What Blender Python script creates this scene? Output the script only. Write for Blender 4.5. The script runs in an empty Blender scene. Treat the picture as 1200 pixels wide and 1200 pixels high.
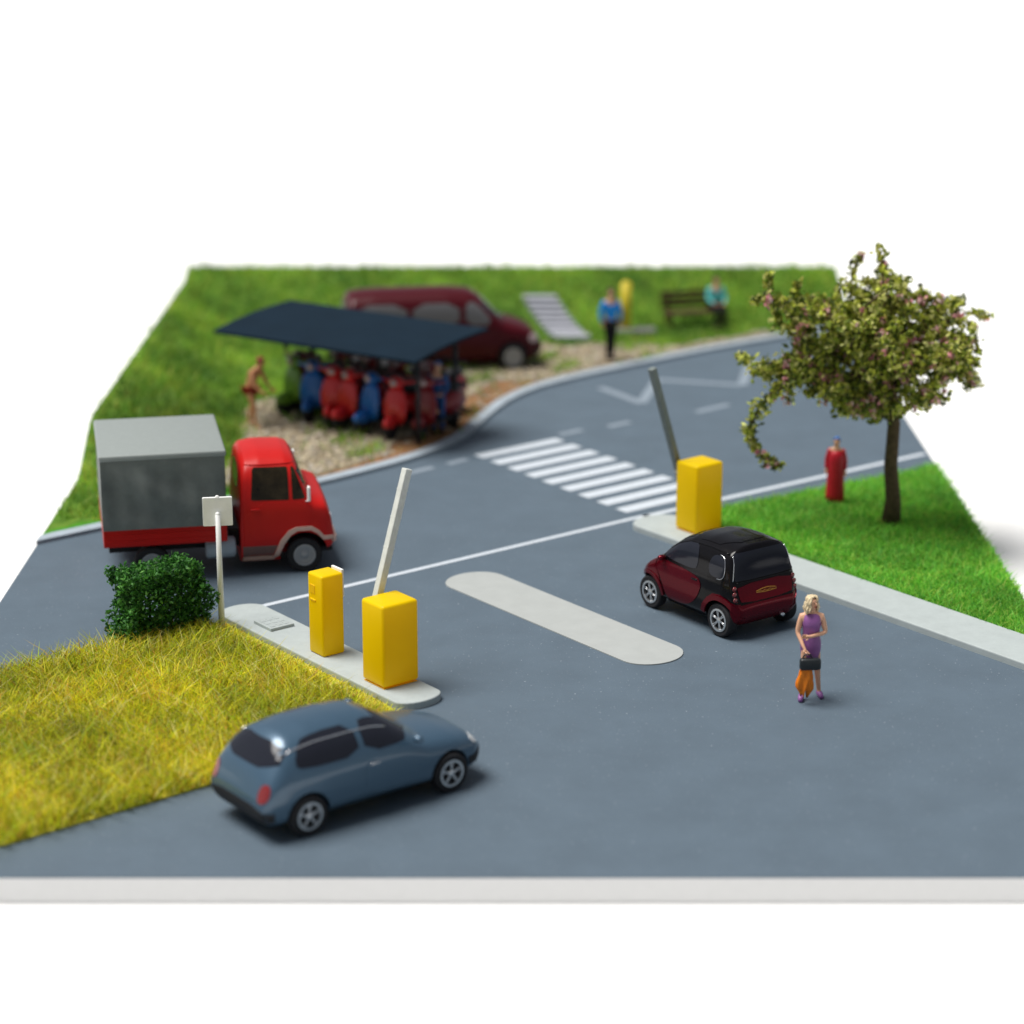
import bpy, bmesh, math, random
import numpy as np
from mathutils import Vector, Matrix
from mathutils.bvhtree import BVHTree
from mathutils.geometry import delaunay_2d_cdt

random.seed(7)
rng = np.random.default_rng(11)
scene = bpy.context.scene
COL = scene.collection
PI = math.pi
rad = math.radians

# ------------------------------------------------------------------ frame of the road
C38, S38 = math.cos(rad(38)), math.sin(rad(38))


def R(a, b):
    """road frame: a runs along the road, b across it (towards the car park)"""
    return (a * C38 + b * S38, a * S38 - b * C38)


BX0, BX1, BY0, BY1 = -8.9, 8.9, 27.4, 63.2


def smooth(t):
    t = min(1.0, max(0.0, t))
    return t * t * (3 - 2 * t)


def hgt(x, y):
    """height of the verge: a bank rises along the back and along the left side"""
    h = 1.2 * smooth((y - 58.9) / 5.2)
    h = max(h, 0.95 * smooth((-6.6 - x) / 2.8) * smooth((y - 45.5) / 2.5))
    return h


# ------------------------------------------------------------------ object helpers
def setp(o, label=None, cat=None, group=None, kind=None):
    if label: o['label'] = label
    if cat: o['category'] = cat
    if group: o['group'] = group
    if kind: o['kind'] = kind
    return o


def empty(name, loc, rz=0.0, label=None, cat=None, group=None):
    o = bpy.data.objects.new(name, None)
    COL.objects.link(o)
    o.location = loc
    o.rotation_euler = (0, 0, rz)
    o.empty_display_size = 0.2
    return setp(o, label, cat, group)


def obj(name, me, mats=None, parent=None, smooth_shade=False):
    o = bpy.data.objects.new(name, me)
    COL.objects.link(o)
    if mats is not None:
        if not isinstance(mats, (list, tuple)): mats = [mats]
        me.materials.clear()
        for m in mats: me.materials.append(m)
    if parent is not None: o.parent = parent
    if smooth_shade:
        for p in me.polygons: p.use_smooth = True
    return o


def dup(root, loc, rz, label=None, group=None):
    def cp(o, parent):
        c = o.copy()
        COL.objects.link(c)
        if parent is not None: c.parent = parent
        for ch in list(o.children): cp(ch, c)
        return c
    r = cp(root, None)
    r.location = loc
    r.rotation_euler = (0, 0, rz)
    return setp(r, label, None, group)


def pymesh(name, v, f):
    me = bpy.data.meshes.new(name)
    me.from_pydata([tuple(p) for p in v], [], f)
    me.update()
    return me


def bm_mesh(bm, name):
    me = bpy.data.meshes.new(name)
    bmesh.ops.recalc_face_normals(bm, faces=bm.faces[:])
    bm.to_mesh(me)
    bm.free()
    return me


def add_box(bm, cx, cy, cz, sx, sy, sz, bev=0.0, seg=2, rot=None):
    r = bmesh.ops.create_cube(bm, size=1.0)
    vs = r['verts']
    bmesh.ops.scale(bm, vec=(sx, sy, sz), verts=vs)
    if bev > 0:
        es = list({e for v in vs for e in v.link_edges})
        rr = bmesh.ops.bevel(bm, geom=es, offset=bev, segments=seg, profile=0.5, affect='EDGES')
        vs = list({v for f in rr['faces'] for v in f.verts} | {v for v in vs if v.is_valid})
    if rot is not None:
        bmesh.ops.rotate(bm, cent=(0, 0, 0), matrix=rot, verts=vs)
    bmesh.ops.translate(bm, vec=(cx, cy, cz), verts=vs)
    return vs


def box_mesh(name, *a, **k):
    bm = bmesh.new()
    add_box(bm, *a, **k)
    return bm_mesh(bm, name)


def tube(bm, pts, radii, n=10, cap=True, ell=None):
    """tapered tube through the points"""
    pts = [Vector(p) for p in pts]
    if not isinstance(radii, (list, tuple)): radii = [radii] * len(pts)
    rings = []
    up = Vector((0, 0, 1))
    prev = None
    for i, p in enumerate(pts):
        t = (pts[min(i + 1, len(pts) - 1)] - pts[max(i - 1, 0)]).normalized()
        if prev is None:
            a = up if abs(t.z) < 0.9 else Vector((1, 0, 0))
            u = t.cross(a).normalized()
        else:
            u = (prev - t * prev.dot(t)).normalized()
        prev = u
        w = t.cross(u).normalized()
        ring = []
        for k in range(n):
            an = 2 * PI * k / n
            e = ell or 1.0
            ring.append(bm.verts.new(p + u * math.cos(an) * radii[i] + w * math.sin(an) * radii[i] * e))
        rings.append(ring)
    for i in range(len(rings) - 1):
        for k in range(n):
            bm.faces.new((rings[i][k], rings[i][(k + 1) % n], rings[i + 1][(k + 1) % n], rings[i + 1][k]))
    if cap:
        bm.faces.new(rings[0][::-1])
        bm.faces.new(rings[-1])
    return rings


def lathe(bm, prof, n=32, axis='y', centre=(0, 0, 0)):
    """prof: (r, h) pairs turned about an axis; open profile"""
    rings = []
    c = Vector(centre)
    for r, h in prof:
        ring = []
        for k in range(n):
            an = 2 * PI * k / n
            if axis == 'y': q = Vector((r * math.cos(an), h, r * math.sin(an)))
            elif axis == 'x': q = Vector((h, r * math.cos(an), r * math.sin(an)))
            else: q = Vector((r * math.cos(an), r * math.sin(an), h))
            ring.append(bm.verts.new(c + q))
        rings.append(ring)
    for i in range(len(rings) - 1):
        for k in range(n):
            bm.faces.new((rings[i][k], rings[i][(k + 1) % n], rings[i + 1][(k + 1) % n], rings[i + 1][k]))
    bm.faces.new(rings[0][::-1])
    bm.faces.new(rings[-1])


def ball(bm, c, rx, ry, rz, sub=2, rot=None, jit=0.0):
    r = bmesh.ops.create_icosphere(bm, subdivisions=sub, radius=1.0)
    vs = r['verts']
    if jit:
        for v in vs: v.co *= 1 + random.uniform(-jit, jit)
    bmesh.ops.scale(bm, vec=(rx, ry, rz), verts=vs)
    if rot is not None: bmesh.ops.rotate(bm, cent=(0, 0, 0), matrix=rot, verts=vs)
    bmesh.ops.translate(bm, vec=c, verts=vs)
    return vs


def loft(bm, rings, n=20):
    """closed loft of elliptic rings (cx, cy, z, rx, ry)"""
    rr = []
    for cx, cy, z, rx, ry in rings:
        rr.append([bm.verts.new((cx + rx * math.cos(2 * PI * k / n), cy + ry * math.sin(2 * PI * k / n), z)) for k in range(n)])
    for i in range(len(rr) - 1):
        for k in range(n):
            bm.faces.new((rr[i][k], rr[i][(k + 1) % n], rr[i + 1][(k + 1) % n], rr[i + 1][k]))
    bm.faces.new(rr[0][::-1])
    bm.faces.new(rr[-1])


def chaikin(poly, it=2, closed=True):
    for _ in range(it):
        out = []
        n = len(poly)
        for i in range(n if closed else n - 1):
            p, q = poly[i], poly[(i + 1) % n]
            out.append((p[0] * .75 + q[0] * .25, p[1] * .75 + q[1] * .25))
            out.append((p[0] * .25 + q[0] * .75, p[1] * .25 + q[1] * .75))
        if not closed: out = [poly[0]] + out + [poly[-1]]
        poly = out
    return poly


def prism(name, poly, z0, z1, bev=0.0):
    bm = bmesh.new()
    vs = [bm.verts.new((x, y, z0)) for x, y in poly]
    f = bm.faces.new(vs)
    r = bmesh.ops.extrude_face_region(bm, geom=[f])
    nv = [g for g in r['geom'] if isinstance(g, bmesh.types.BMVert)]
    bmesh.ops.translate(bm, vec=(0, 0, z1 - z0), verts=nv)
    if bev:
        es = [e for e in bm.edges if all(v in nv for v in e.verts)]
        bmesh.ops.bevel(bm, geom=es, offset=bev, segments=3, profile=0.5, affect='EDGES')
    return bm_mesh(bm, name)


def inside(x, y, poly):
    c = False
    n = len(poly)
    j = n - 1
    for i in range(n):
        xi, yi = poly[i]
        xj, yj = poly[j]
        if (yi > y) != (yj > y) and x < (xj - xi) * (y - yi) / (yj - yi) + xi: c = not c
        j = i
    return c


def inside_np(X, Y, poly):
    c = np.zeros(X.shape, bool)
    n = len(poly)
    j = n - 1
    for i in range(n):
        xi, yi = poly[i]
        xj, yj = poly[j]
        if yi != yj:
            c ^= ((yi > Y) != (yj > Y)) & (X < (xj - xi) * (Y - yi) / (yj - yi) + xi)
        j = i
    return c


# ------------------------------------------------------------------ materials
def mat(name, col, rough=0.5, spec=0.5, metal=0.0, coat=0.0, var=0.0, vscale=8.0, bump=0.0, bscale=60.0, col2=None,
        attr=None, speck=None, sss=0.0):
    m = bpy.data.materials.new(name)
    m.use_nodes = True
    nt = m.node_tree
    b = nt.nodes['Principled BSDF']
    b.inputs['Roughness'].default_value = rough
    b.inputs['Specular IOR Level'].default_value = spec
    b.inputs['Metallic'].default_value = metal
    b.inputs['Coat Weight'].default_value = coat
    b.inputs['Coat Roughness'].default_value = 0.06
    b.inputs['Base Color'].default_value = (*col, 1)
    if sss:
        b.inputs['Subsurface Weight'].default_value = sss
        b.inputs['Subsurface Radius'].default_value = (1.0, 0.72, 0.05)
        b.inputs['Subsurface Scale'].default_value = 0.8
    tc = nt.nodes.new('ShaderNodeTexCoord')
    src = None
    if attr:
        a = nt.nodes.new('ShaderNodeAttribute')
        a.attribute_name = attr
        src = a.outputs['Color']
    if var > 0 or col2:
        n = nt.nodes.new('ShaderNodeTexNoise')
        n.inputs['Scale'].default_value = vscale
        n.inputs['Detail'].default_value = 6
        n.inputs['Roughness'].default_value = 0.65
        nt.links.new(tc.outputs['Object'], n.inputs['Vector'])
        mx = nt.nodes.new('ShaderNodeMix')
        mx.data_type = 'RGBA'
        c2 = col2 or tuple(max(0.0, c * (1 - var)) for c in col)
        if col2 is None and not attr:
            c1 = tuple(min(1.0, c * (1 + var * .6)) for c in col)
        else:
            c1 = col
        rp = nt.nodes.new('ShaderNodeMapRange')
        rp.inputs['From Min'].default_value = 0.3
        rp.inputs['From Max'].default_value = 0.7
        nt.links.new(n.outputs['Fac'], rp.inputs['Value'])
        nt.links.new(rp.outputs['Result'], mx.inputs[0])
        mx.inputs[6].default_value = (*c1, 1)
        mx.inputs[7].default_value = (*c2, 1)
        if attr:
            mx.blend_type = 'MULTIPLY'
            nt.links.new(src, mx.inputs[6])
            mx.inputs[7].default_value = (1 - var, 1 - var, 1 - var, 1)
        src = mx.outputs[2]
    if speck:
        amount, scol, sscale = speck
        n = nt.nodes.new('ShaderNodeTexNoise')
        n.inputs['Scale'].default_value = sscale
        n.inputs['Detail'].default_value = 1
        nt.links.new(tc.outputs['Object'], n.inputs['Vector'])
        rp = nt.nodes.new('ShaderNodeMapRange')
        rp.inputs['From Min'].default_value = 0.70
        rp.inputs['From Max'].default_value = 0.80
        rp.inputs['To Max'].default_value = amount
        nt.links.new(n.outputs['Fac'], rp.inputs['Value'])
        mx = nt.nodes.new('ShaderNodeMix')
        mx.data_type = 'RGBA'
        nt.links.new(rp.outputs['Result'], mx.inputs[0])
        if src is not None: nt.links.new(src, mx.inputs[6])
        else: mx.inputs[6].default_value = (*col, 1)
        mx.inputs[7].default_value = (*scol, 1)
        src = mx.outputs[2]
    if src is not None: nt.links.new(src, b.inputs['Base Color'])
    if bump > 0:
        n = nt.nodes.new('ShaderNodeTexNoise')
        n.inputs['Scale'].default_value = bscale
        n.inputs['Detail'].default_value = 4
        nt.links.new(tc.outputs['Object'], n.inputs['Vector'])
        bp = nt.nodes.new('ShaderNodeBump')
        bp.inputs['Strength'].default_value = bump
        bp.inputs['Distance'].default_value = 0.02
        nt.links.new(n.outputs['Fac'], bp.inputs['Height'])
        nt.links.new(bp.outputs['Normal'], b.inputs['Normal'])
    return m


def leafmat(name, rough, var, vscale, trans):
    m = mat(name, (.2, .3, .05), rough, .3, attr='Col', var=var, vscale=vscale)
    nt = m.node_tree
    b = nt.nodes['Principled BSDF']
    tr = nt.nodes.new('ShaderNodeBsdfTranslucent')
    mx = nt.nodes.new('ShaderNodeMixShader')
    mx.inputs[0].default_value = trans
    nt.links.new(b.inputs['Base Color'].links[0].from_socket, tr.inputs['Color'])
    out = nt.nodes['Material Output']
    nt.links.new(b.outputs[0], mx.inputs[1])
    nt.links.new(tr.outputs[0], mx.inputs[2])
    nt.links.new(mx.outputs[0], out.inputs['Surface'])
    return m


M = {}
M['asphalt'] = mat('asphalt', (.094, .130, .165), .62, .28, var=.10, vscale=.9, bump=.25, bscale=55, speck=(.5, (.5, .55, .6), 22))
M['paint_white'] = mat('road_paint', (.55, .60, .65), .6, .3, var=.10, vscale=9, bump=.15, bscale=60)
M['paint_worn'] = mat('worn_paint', (.24, .29, .34), .6, .3, var=.22, vscale=7)
M['island_paint'] = mat('island_card', (.375, .395, .385), .75, .2, var=.05, vscale=2.5, bump=.12, bscale=70)
M['concrete'] = mat('pale_concrete', (.40, .445, .44), .65, .3, var=.08, vscale=4, bump=.15, bscale=45, speck=(.3, (.58, .62, .62), 30))
M['kerb'] = mat('kerb_stone', (.35, .41, .46), .7, .3, var=.15, vscale=3)
M['board'] = mat('white_board', (.82, .82, .81), .6, .3, var=.02)
M['table'] = mat('white_table', (.86, .86, .85), .6, .25, var=.01)
M['yellow'] = mat('yellow_plastic', (1.0, .735, .0005), .34, .25, var=.03, vscale=2.0, bump=.05, bscale=18)
def translucent(m, amount):
    nt = m.node_tree
    b = nt.nodes['Principled BSDF']
    tr = nt.nodes.new('ShaderNodeBsdfTranslucent')
    mx = nt.nodes.new('ShaderNodeMixShader')
    mx.inputs[0].default_value = amount
    nt.links.new(b.inputs['Base Color'].links[0].from_socket, tr.inputs['Color'])
    nt.links.new(b.outputs[0], mx.inputs[1])
    nt.links.new(tr.outputs[0], mx.inputs[2])
    nt.links.new(mx.outputs[0], nt.nodes['Material Output'].inputs['Surface'])


translucent(M['yellow'], .38)      # hollow box of thin translucent plastic
M['yellow_trim'] = mat('yellow_trim', (.90, .52, .001), .4, .4)
M['grey_plastic'] = mat('grey_plastic', (.36, .38, .36), .5, .4, var=.08, vscale=10)
M['arm_pale'] = mat('pale_arm_plastic', (.62, .64, .60), .5, .4, var=.12, vscale=7, bump=.1)
M['arm_dark'] = mat('grey_green_arm', (.17, .20, .19), .5, .4, var=.12, vscale=7, bump=.1)
M['sign_white'] = mat('white_plastic', (.86, .87, .85), .45, .4, var=.05, vscale=6)
M['car_red'] = mat('dark_red_metallic', (.115, .002, .009), .24, .1, metal=.6, coat=.22)
M['black_gloss'] = mat('black_gloss', (.004, .0035, .0045), .14, .16, coat=.12)
M['black_matt'] = mat('black_matt', (.015, .015, .017), .6, .3, bump=.1)
M['glass'] = mat('dark_window_glass', (.016, .018, .026), .05, .22)
M['glass_amber'] = mat('brownish_window_glass', (.026, .019, .009), .08, .25, var=.8, vscale=3)
M['tyre'] = mat('tyre_rubber', (.018, .018, .020), .75, .3, bump=.2, bscale=80)
M['silver'] = mat('silver_rim', (.68, .69, .70), .28, .5, metal=.85)
M['rim_grey'] = mat('grey_rim', (.34, .35, .36), .45, .4, metal=.2)
M['chrome'] = mat('chrome_trim', (.75, .76, .78), .15, .5, metal=1.0)
M['tail_red'] = mat('tail_lamp_red', (.20, .008, .008), .15, .6, coat=1)
M['gold'] = mat('gold_marking', (.42, .20, .02), .4, .5)
M['truck_red'] = mat('truck_red', (.52, .012, .010), .34, .2, var=.05, vscale=3)
M['trim_beige'] = mat('beige_trim', (.60, .41, .34), .55, .4, var=.08)
M['sill_reflection'] = mat('sill_reflection', (.16, .09, .08), .6, .3, var=.1)  # brownish reflection on the lower door, put into the colour
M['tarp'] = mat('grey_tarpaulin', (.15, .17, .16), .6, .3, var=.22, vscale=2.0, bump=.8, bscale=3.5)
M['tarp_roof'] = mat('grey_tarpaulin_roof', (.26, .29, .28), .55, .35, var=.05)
M['van_red'] = mat('van_dark_red', (.060, .002, .006), .35, .16, coat=.1)
M['van_glass'] = mat('van_window', (.12, .12, .125), .25, .3)
M['lamp'] = mat('pinkish_lamp', (.45, .33, .33), .2, .6, coat=.5)
M['lamp_clear'] = mat('clear_lamp', (.6, .62, .64), .12, .6, coat=.6)
M['car_blue'] = mat('dark_blue_paint', (.055, .108, .165), .30, .4, metal=.3, coat=.5)
M['shelter_roof'] = mat('shelter_roof', (.006, .0165, .029), .75, .08, var=.15, vscale=.9)
M['post_dark'] = mat('dark_post', (.02, .022, .026), .5, .4)
M['sc_red'] = mat('scooter_red', (.66, .018, .02), .3, .4, coat=.4)
M['sc_dark'] = mat('scooter_dark_red', (.22, .008, .012), .35, .4, coat=.4)
M['sc_blue'] = mat('scooter_blue', (.008, .13, .46), .3, .4, coat=.4)
M['sc_green'] = mat('scooter_green', (.16, .34, .03), .35, .5, coat=.4)
M['skin'] = mat('skin', (.72, .40, .25), .5, .4, var=.08, vscale=12)
M['skin_shade'] = mat('tanned_skin', (.60, .28, .14), .5, .4, var=.08, vscale=12)
M['hair_blond'] = mat('blond_hair', (.74, .60, .38), .5, .4, var=.35, vscale=25)
M['hair_red'] = mat('red_hair', (.20, .02, .015), .6, .3)
M['hair_brown'] = mat('brown_hair', (.05, .025, .012), .6, .3)
M['violet'] = mat('violet_cloth', (.27, .10, .30), .45, .4, var=.15, vscale=14)
M['shoe_violet'] = mat('violet_shoe', (.30, .12, .34), .4, .4)
M['orange'] = mat('orange_cloth', (.86, .23, .008), .5, .4, var=.15, vscale=12)
M['bag'] = mat('black_leather', (.012, .016, .018), .4, .5)
M['lip'] = mat('lips', (.5, .05, .04), .4, .4)
M['eye'] = mat('eye_dark', (.03, .02, .02), .3, .5)
M['blue_coat'] = mat('blue_jacket', (.008, .30, .82), .5, .4, var=.1)
M['blue_overall'] = mat('blue_overall', (.010, .085, .28), .5, .4, var=.1)
M['black_cloth'] = mat('black_cloth', (.012, .012, .014), .7, .2)
M['red_cloth'] = mat('red_cloth', (.48, .006, .02), .45, .4, var=.12)
M['short_red'] = mat('red_shorts', (.30, .02, .015), .5, .4)
M['teal'] = mat('turquoise_cloth', (.10, .52, .50), .5, .4, var=.1)
M['yellow_post'] = mat('yellow_post', (.62, .50, .03), .5, .4, var=.1)
M['stone_grey'] = mat('grey_stone', (.20, .20, .20), .8, .2, var=.2)
M['step_grey'] = mat('grey_step', (.33, .34, .38), .8, .2, var=.15)
M['bench_wood'] = mat('dark_brown_wood', (.075, .028, .018), .6, .3, var=.3)
M['bark'] = mat('bark', (.09, .065, .035), .85, .2, var=.4, vscale=9, bump=.6, bscale=20)
M['leaf'] = leafmat('leaf', .55, .2, 3, .35)
M['grass'] = leafmat('grass_blades', .6, .25, 1.2, .45)
M['soil_grass'] = mat('turf', (.55, .48, .06), .9, .1, col2=(.34, .36, .04), vscale=3, bump=.5)
M['soil_grass_r'] = mat('turf_green', (.10, .26, .02), .9, .1, col2=(.17, .30, .03), vscale=1.5, bump=.5)
M['verge'] = mat('verge_ground', (.2, .2, .1), .9, .1, attr='Col', var=.3, vscale=5, bump=.6, bscale=14)
M['stone'] = mat('gravel_stones', (.4, .35, .25), .85, .2, attr='Col', var=.2, vscale=6)

# ------------------------------------------------------------------ the setting
kerb_line = [(BX0, 41.6), (-6.9, 43.25), (-5.2, 44.55), (-3.82, 45.65), (-3.02, 46.45), (-2.24, 47.26), (-1.6, 48.1), (-1.02, 49.2),
             (-.68, 50.4), (-.36, 51.6), (0, 52.64), (.61, 53.75), (1.5, 54.7), (2.51, 55.64), (4.31, 57.2), (5.6, 58.25), (7.2, 59.4), (BX1, 60.5)]
kerb_s = chaikin(kerb_line, 2, closed=False)


def setting():
    o = obj('table_surface', pymesh('table', [(-400, -60, -.36), (400, -60, -.36), (400, 900, -.36), (-400, 900, -.36)], [(0, 1, 2, 3)]), M['table'])
    setp(o, kind='structure')
    o = obj('base_board', box_mesh('board', (BX0 + BX1) / 2, (BY0 + BY1) / 2, -.182, BX1 - BX0, BY1 - BY0, .348, bev=.02), M['board'])
    setp(o, kind='structure')
    o = obj('road', pymesh('road', [(BX0 + .01, BY0 + .01, 0), (BX1 - .01, BY0 + .01, 0), (BX1 - .01, BY1 - .01, 0), (BX0 + .01, BY1 - .01, 0)], [(0, 1, 2, 3)]), M['asphalt'])
    setp(o, kind='structure')

    # kerb along the curved far edge of the road
    W = .27
    pts = kerb_s
    inn, out = [], []
    for i, p in enumerate(pts):
        q0, q1 = pts[max(i - 1, 0)], pts[min(i + 1, len(pts) - 1)]
        d = Vector((q1[0] - q0[0], q1[1] - q0[1])).normalized()
        n = Vector((-d.y, d.x))
        inn.append((p[0], p[1]))
        out.append((max(BX0 + .01, min(BX1 - .01, p[0] + n.x * W)), p[1] + n.y * W))
    v, f = [], []
    for a, b in zip(inn, out):
        v += [(a[0], a[1], .001), (a[0], a[1], .075), (b[0], b[1], .085), (b[0], b[1], .001)]
    for i in range(len(pts) - 1):
        for k in range(3):
            f.append((i * 4 + k, (i + 1) * 4 + k, (i + 1) * 4 + k + 1, i * 4 + k + 1))
    o = obj('kerb', pymesh('kerb', v, f), M['kerb'])
    setp(o, kind='structure')

    # verge behind it: gravel, earth, grass bank
    nx, ny = 150, 190
    xs = np.linspace(BX0 + .02, BX1 - .02, nx)
    ys = np.linspace(41.5, BY1 - .02, ny)
    kx = np.array([p[0] for p in out])
    ky = np.array([p[1] for p in out])
    kyx = np.interp(xs, kx, ky)
    v, cols, idx = [], [], {}
    for i, x in enumerate(xs):
        y0 = kyx[i] - .02
        for j in range(ny):
            y = y0 + (BY1 - .02 - y0) * j / (ny - 1)
            t = verge_type(x, y)
            v.append((x, y, .05 + hgt(x, y) + random.uniform(-.012, .012)))
            cols.append(t)
    f = [(i * ny + j, (i + 1) * ny + j, (i + 1) * ny + j + 1, i * ny + j + 1) for i in range(nx - 1) for j in range(ny - 1)]
    # skirt down to the board along the back and sides
    me = pymesh('verge', v, f)
    bm = bmesh.new()
    bm.from_mesh(me)
    be = [e for e in bm.edges if e.is_boundary]
    r = bmesh.ops.extrude_edge_only(bm, edges=be)
    for g in r['geom']:
        if isinstance(g, bmesh.types.BMVert): g.co.z = .002
    bm.to_mesh(me)
    bm.free()
    at = me.color_attributes.new('Col', 'FLOAT_COLOR', 'POINT')
    base = np.array([(*c, 1) for c in cols], np.float32)
    full = np.zeros((len(me.vertices), 4), np.float32)
    full[:] = (.8, .8, .8, 1)
    full[:len(base)] = base
    at.data.foreach_set('color', full.ravel())
    o = obj('verge_ground', me, M['verge'], smooth_shade=False)
    setp(o, kind='structure')

    # kerbed pavement islands
    def island(b0, a0, a1, end, z=.12):
        am, hw = (a0 + a1) / 2, (a1 - a0) / 2
        p = []
        for k in range(13):
            an = PI * k / 12
            p.append(R(am + hw * math.cos(an), b0 + hw * .75 - hw * .75 * math.sin(an)))
        return p, am, hw
    p, am, hw = island(-32.72, 19.08, 19.93, None)
    for k in range(13):
        an = PI * k / 12
        p.append(R(am - hw * math.cos(an), -27.35 + hw * .6 * math.sin(an)))
    o = obj('pavement_island', prism('isl', p, .001, .12, .025), M['concrete'])
    setp(o, kind='structure')
    p, am, hw = island(-32.35, 27.98, 29.05, None)
    ra = (8.88 - 27.98 * C38) / S38
    rb = (8.88 - 29.05 * C38) / S38
    p += [R(29.05 - .001, rb)][::1]
    p = [R(27.98, ra)] + p[::-1] + [] if False else p
    # order: near end arc runs from the grass side to the lane side
    p = p[:-1] + [R(27.98, ra), R(29.05, rb)]
    o = obj('pavement_island', prism('isl2', p, .001, .12, .025), M['concrete'])
    setp(o, kind='structure')

    # flat oblong traffic island between the lanes
    p = []
    hw = .575
    for k in range(17):
        an = PI * k / 16
        p.append(R(23.76 + hw * math.cos(an), -31.45 - hw * .85 * math.sin(an)))
    for k in range(17):
        an = PI * k / 16
        p.append(R(23.76 - hw * math.cos(an), -26.75 + hw * .85 * math.sin(an)))
    o = obj('traffic_island', prism('oblong', p, .001, .022, .008), M['island_paint'])
    setp(o, kind='structure')

    # painted markings
    def quads(name, qs, m, z=.004):
        v, f = [], []
        for q in qs:
            k = len(v)
            v += [(x, y, z) for x, y in q]
            f.append(tuple(range(k, k + len(q))))
        o = obj(name, pymesh(name, v, f), m)
        return setp(o, kind='structure')

    def strip(p, q, w, sub=1):
        d = Vector((q[0] - p[0], q[1] - p[1])).normalized()
        n = Vector((-d.y, d.x)) * w / 2
        return [(p[0] - n.x, p[1] - n.y), (q[0] - n.x, q[1] - n.y), (q[0] + n.x, q[1] + n.y), (p[0] + n.x, p[1] + n.y)]
    cr = []
    for i in range(9):
        b = -38.1 + i * .612
        a0, a1 = 28.86 - .026 * i, 31.1 - .02 * i
        cr.append([R(*q) for q in chaikin([(a0, b - .17), (a1, b - .17), (a1, b + .17), (a0, b + .17)], 0)])
    quads('crosswalk_marking', cr, M['paint_white'])
    quads('stop_line_marking', [strip(R(19.6, -32.68), R(28.9, -32.66), .125)], M['paint_white'])
    quads('edge_line_marking', [strip(R(28.75, -32.63), R(36.5, -32.42), .16)], M['paint_white'])
    z = [(2.1, 53.95), (3.0, 52.45), (3.5, 54.75), (5.5, 54.2), (5.95, 56.8), (8.2, 56.6)]
    zz = []
    for i in range(len(z) - 1): zz.append(strip(z[i], z[i + 1], .24))
    for i in range(5): pass
    v, f = [], []
    for i, q in enumerate(zz):
        k = len(v)
        v += [(x, y, .004 + .0015 * (i % 2)) for x, y in q]
        f.append(tuple(range(k, k + 4)))
    setp(obj('zigzag_marking', pymesh('zigzag', v, f), M['paint_worn']), kind='structure')
    ds = [((1.05, 49.6), (1.55, 50.0)), ((2.15, 50.3), (2.65, 50.72)), ((4.2, 51.6), (5.0, 52.3)), ((5.9, 53.0), (6.7, 53.65)),
          ((-2.2, 46.45), (-1.65, 46.95)), ((-1.35, 47.2), (-.95, 47.6))]
    quads('dash_marking', [strip(p, q, .2) for p, q in ds], M['paint_worn'])

    # turf sheets under the grass
    sheet('turf_ground', GL, M['soil_grass'], .03)
    sheet('turf_ground', GR, M['soil_grass_r'], .05)


def sheet(name, poly, m, z):
    o = obj(name, prism(name, poly, .001, z), m)
    return setp(o, kind='structure')


def kerb_dist(x, y):
    best = 9e9
    for (x0, y0), (x1, y1) in zip(kerb_line[:-1], kerb_line[1:]):
        dx, dy = x1 - x0, y1 - y0
        t = min(1, max(0, ((x - x0) * dx + (y - y0) * dy) / (dx * dx + dy * dy)))
        best = min(best, (x - x0 - t * dx) ** 2 + (y - y0 - t * dy) ** 2)
    return math.sqrt(best)


def verge_type(x, y):
    """ground colour: grass, gravel or brown earth, from where the patches lie"""
    n = .5 * math.sin(x * 2.3 + y * 1.1) + .35 * math.sin(x * 5.1 - y * 3.7) + random.uniform(-.35, .35)
    ky = float(np.interp(x, [p[0] for p in kerb_s], [p[1] for p in kerb_s]))
    d = y - ky
    kd = kerb_dist(x, y)
    grass = (.11, .23, .03) if random.random() < .7 else (.17, .27, .035)
    gravel = (.34, .29, .19) if random.random() < .7 else (.44, .38, .27)
    earth = (.33, .175, .08) if random.random() < .7 else (.25, .13, .06)
    if hgt(x, y) > .06: return grass
    if x < -4.5 and d < 1.5 - (x + 4.5) * -.2 + .2 * n: return (.07, .26, .02)       # bright turf by the truck
    if x < -5.9 + .3 * n: return grass
    if -2.6 < x < .7 and y < 54.4 and kd < 1.15 + .30 * n: return earth
    if -4.2 < x < -2.2 and kd < .62 + .25 * n: return earth
    if y > 58.3 + .3 * n + max(0, x - 4.5) * .75: return grass
    if x < -2 and y > 52.6: return grass
    if n > .55: return (.13, .17, .04)
    if n < -.75: return (.22, .16, .09)
    return gravel


GL = [(-4.93, 37.18), (-8.88, 34.12), (-8.88, BY0 + .02), (-7.9, BY0 + .02), R(18.3, -26.6), R(18.75, -26.75), R(19.0, -27.1), R(19.06, -27.6), R(19.06, -32.3)]
GR = [R(29.07, -31.95), R(31, -31.9), R(33.0, -31.7), (8.88, 46.9), (8.88, 35.95), R(29.07, -23.2)]
setting()


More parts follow.
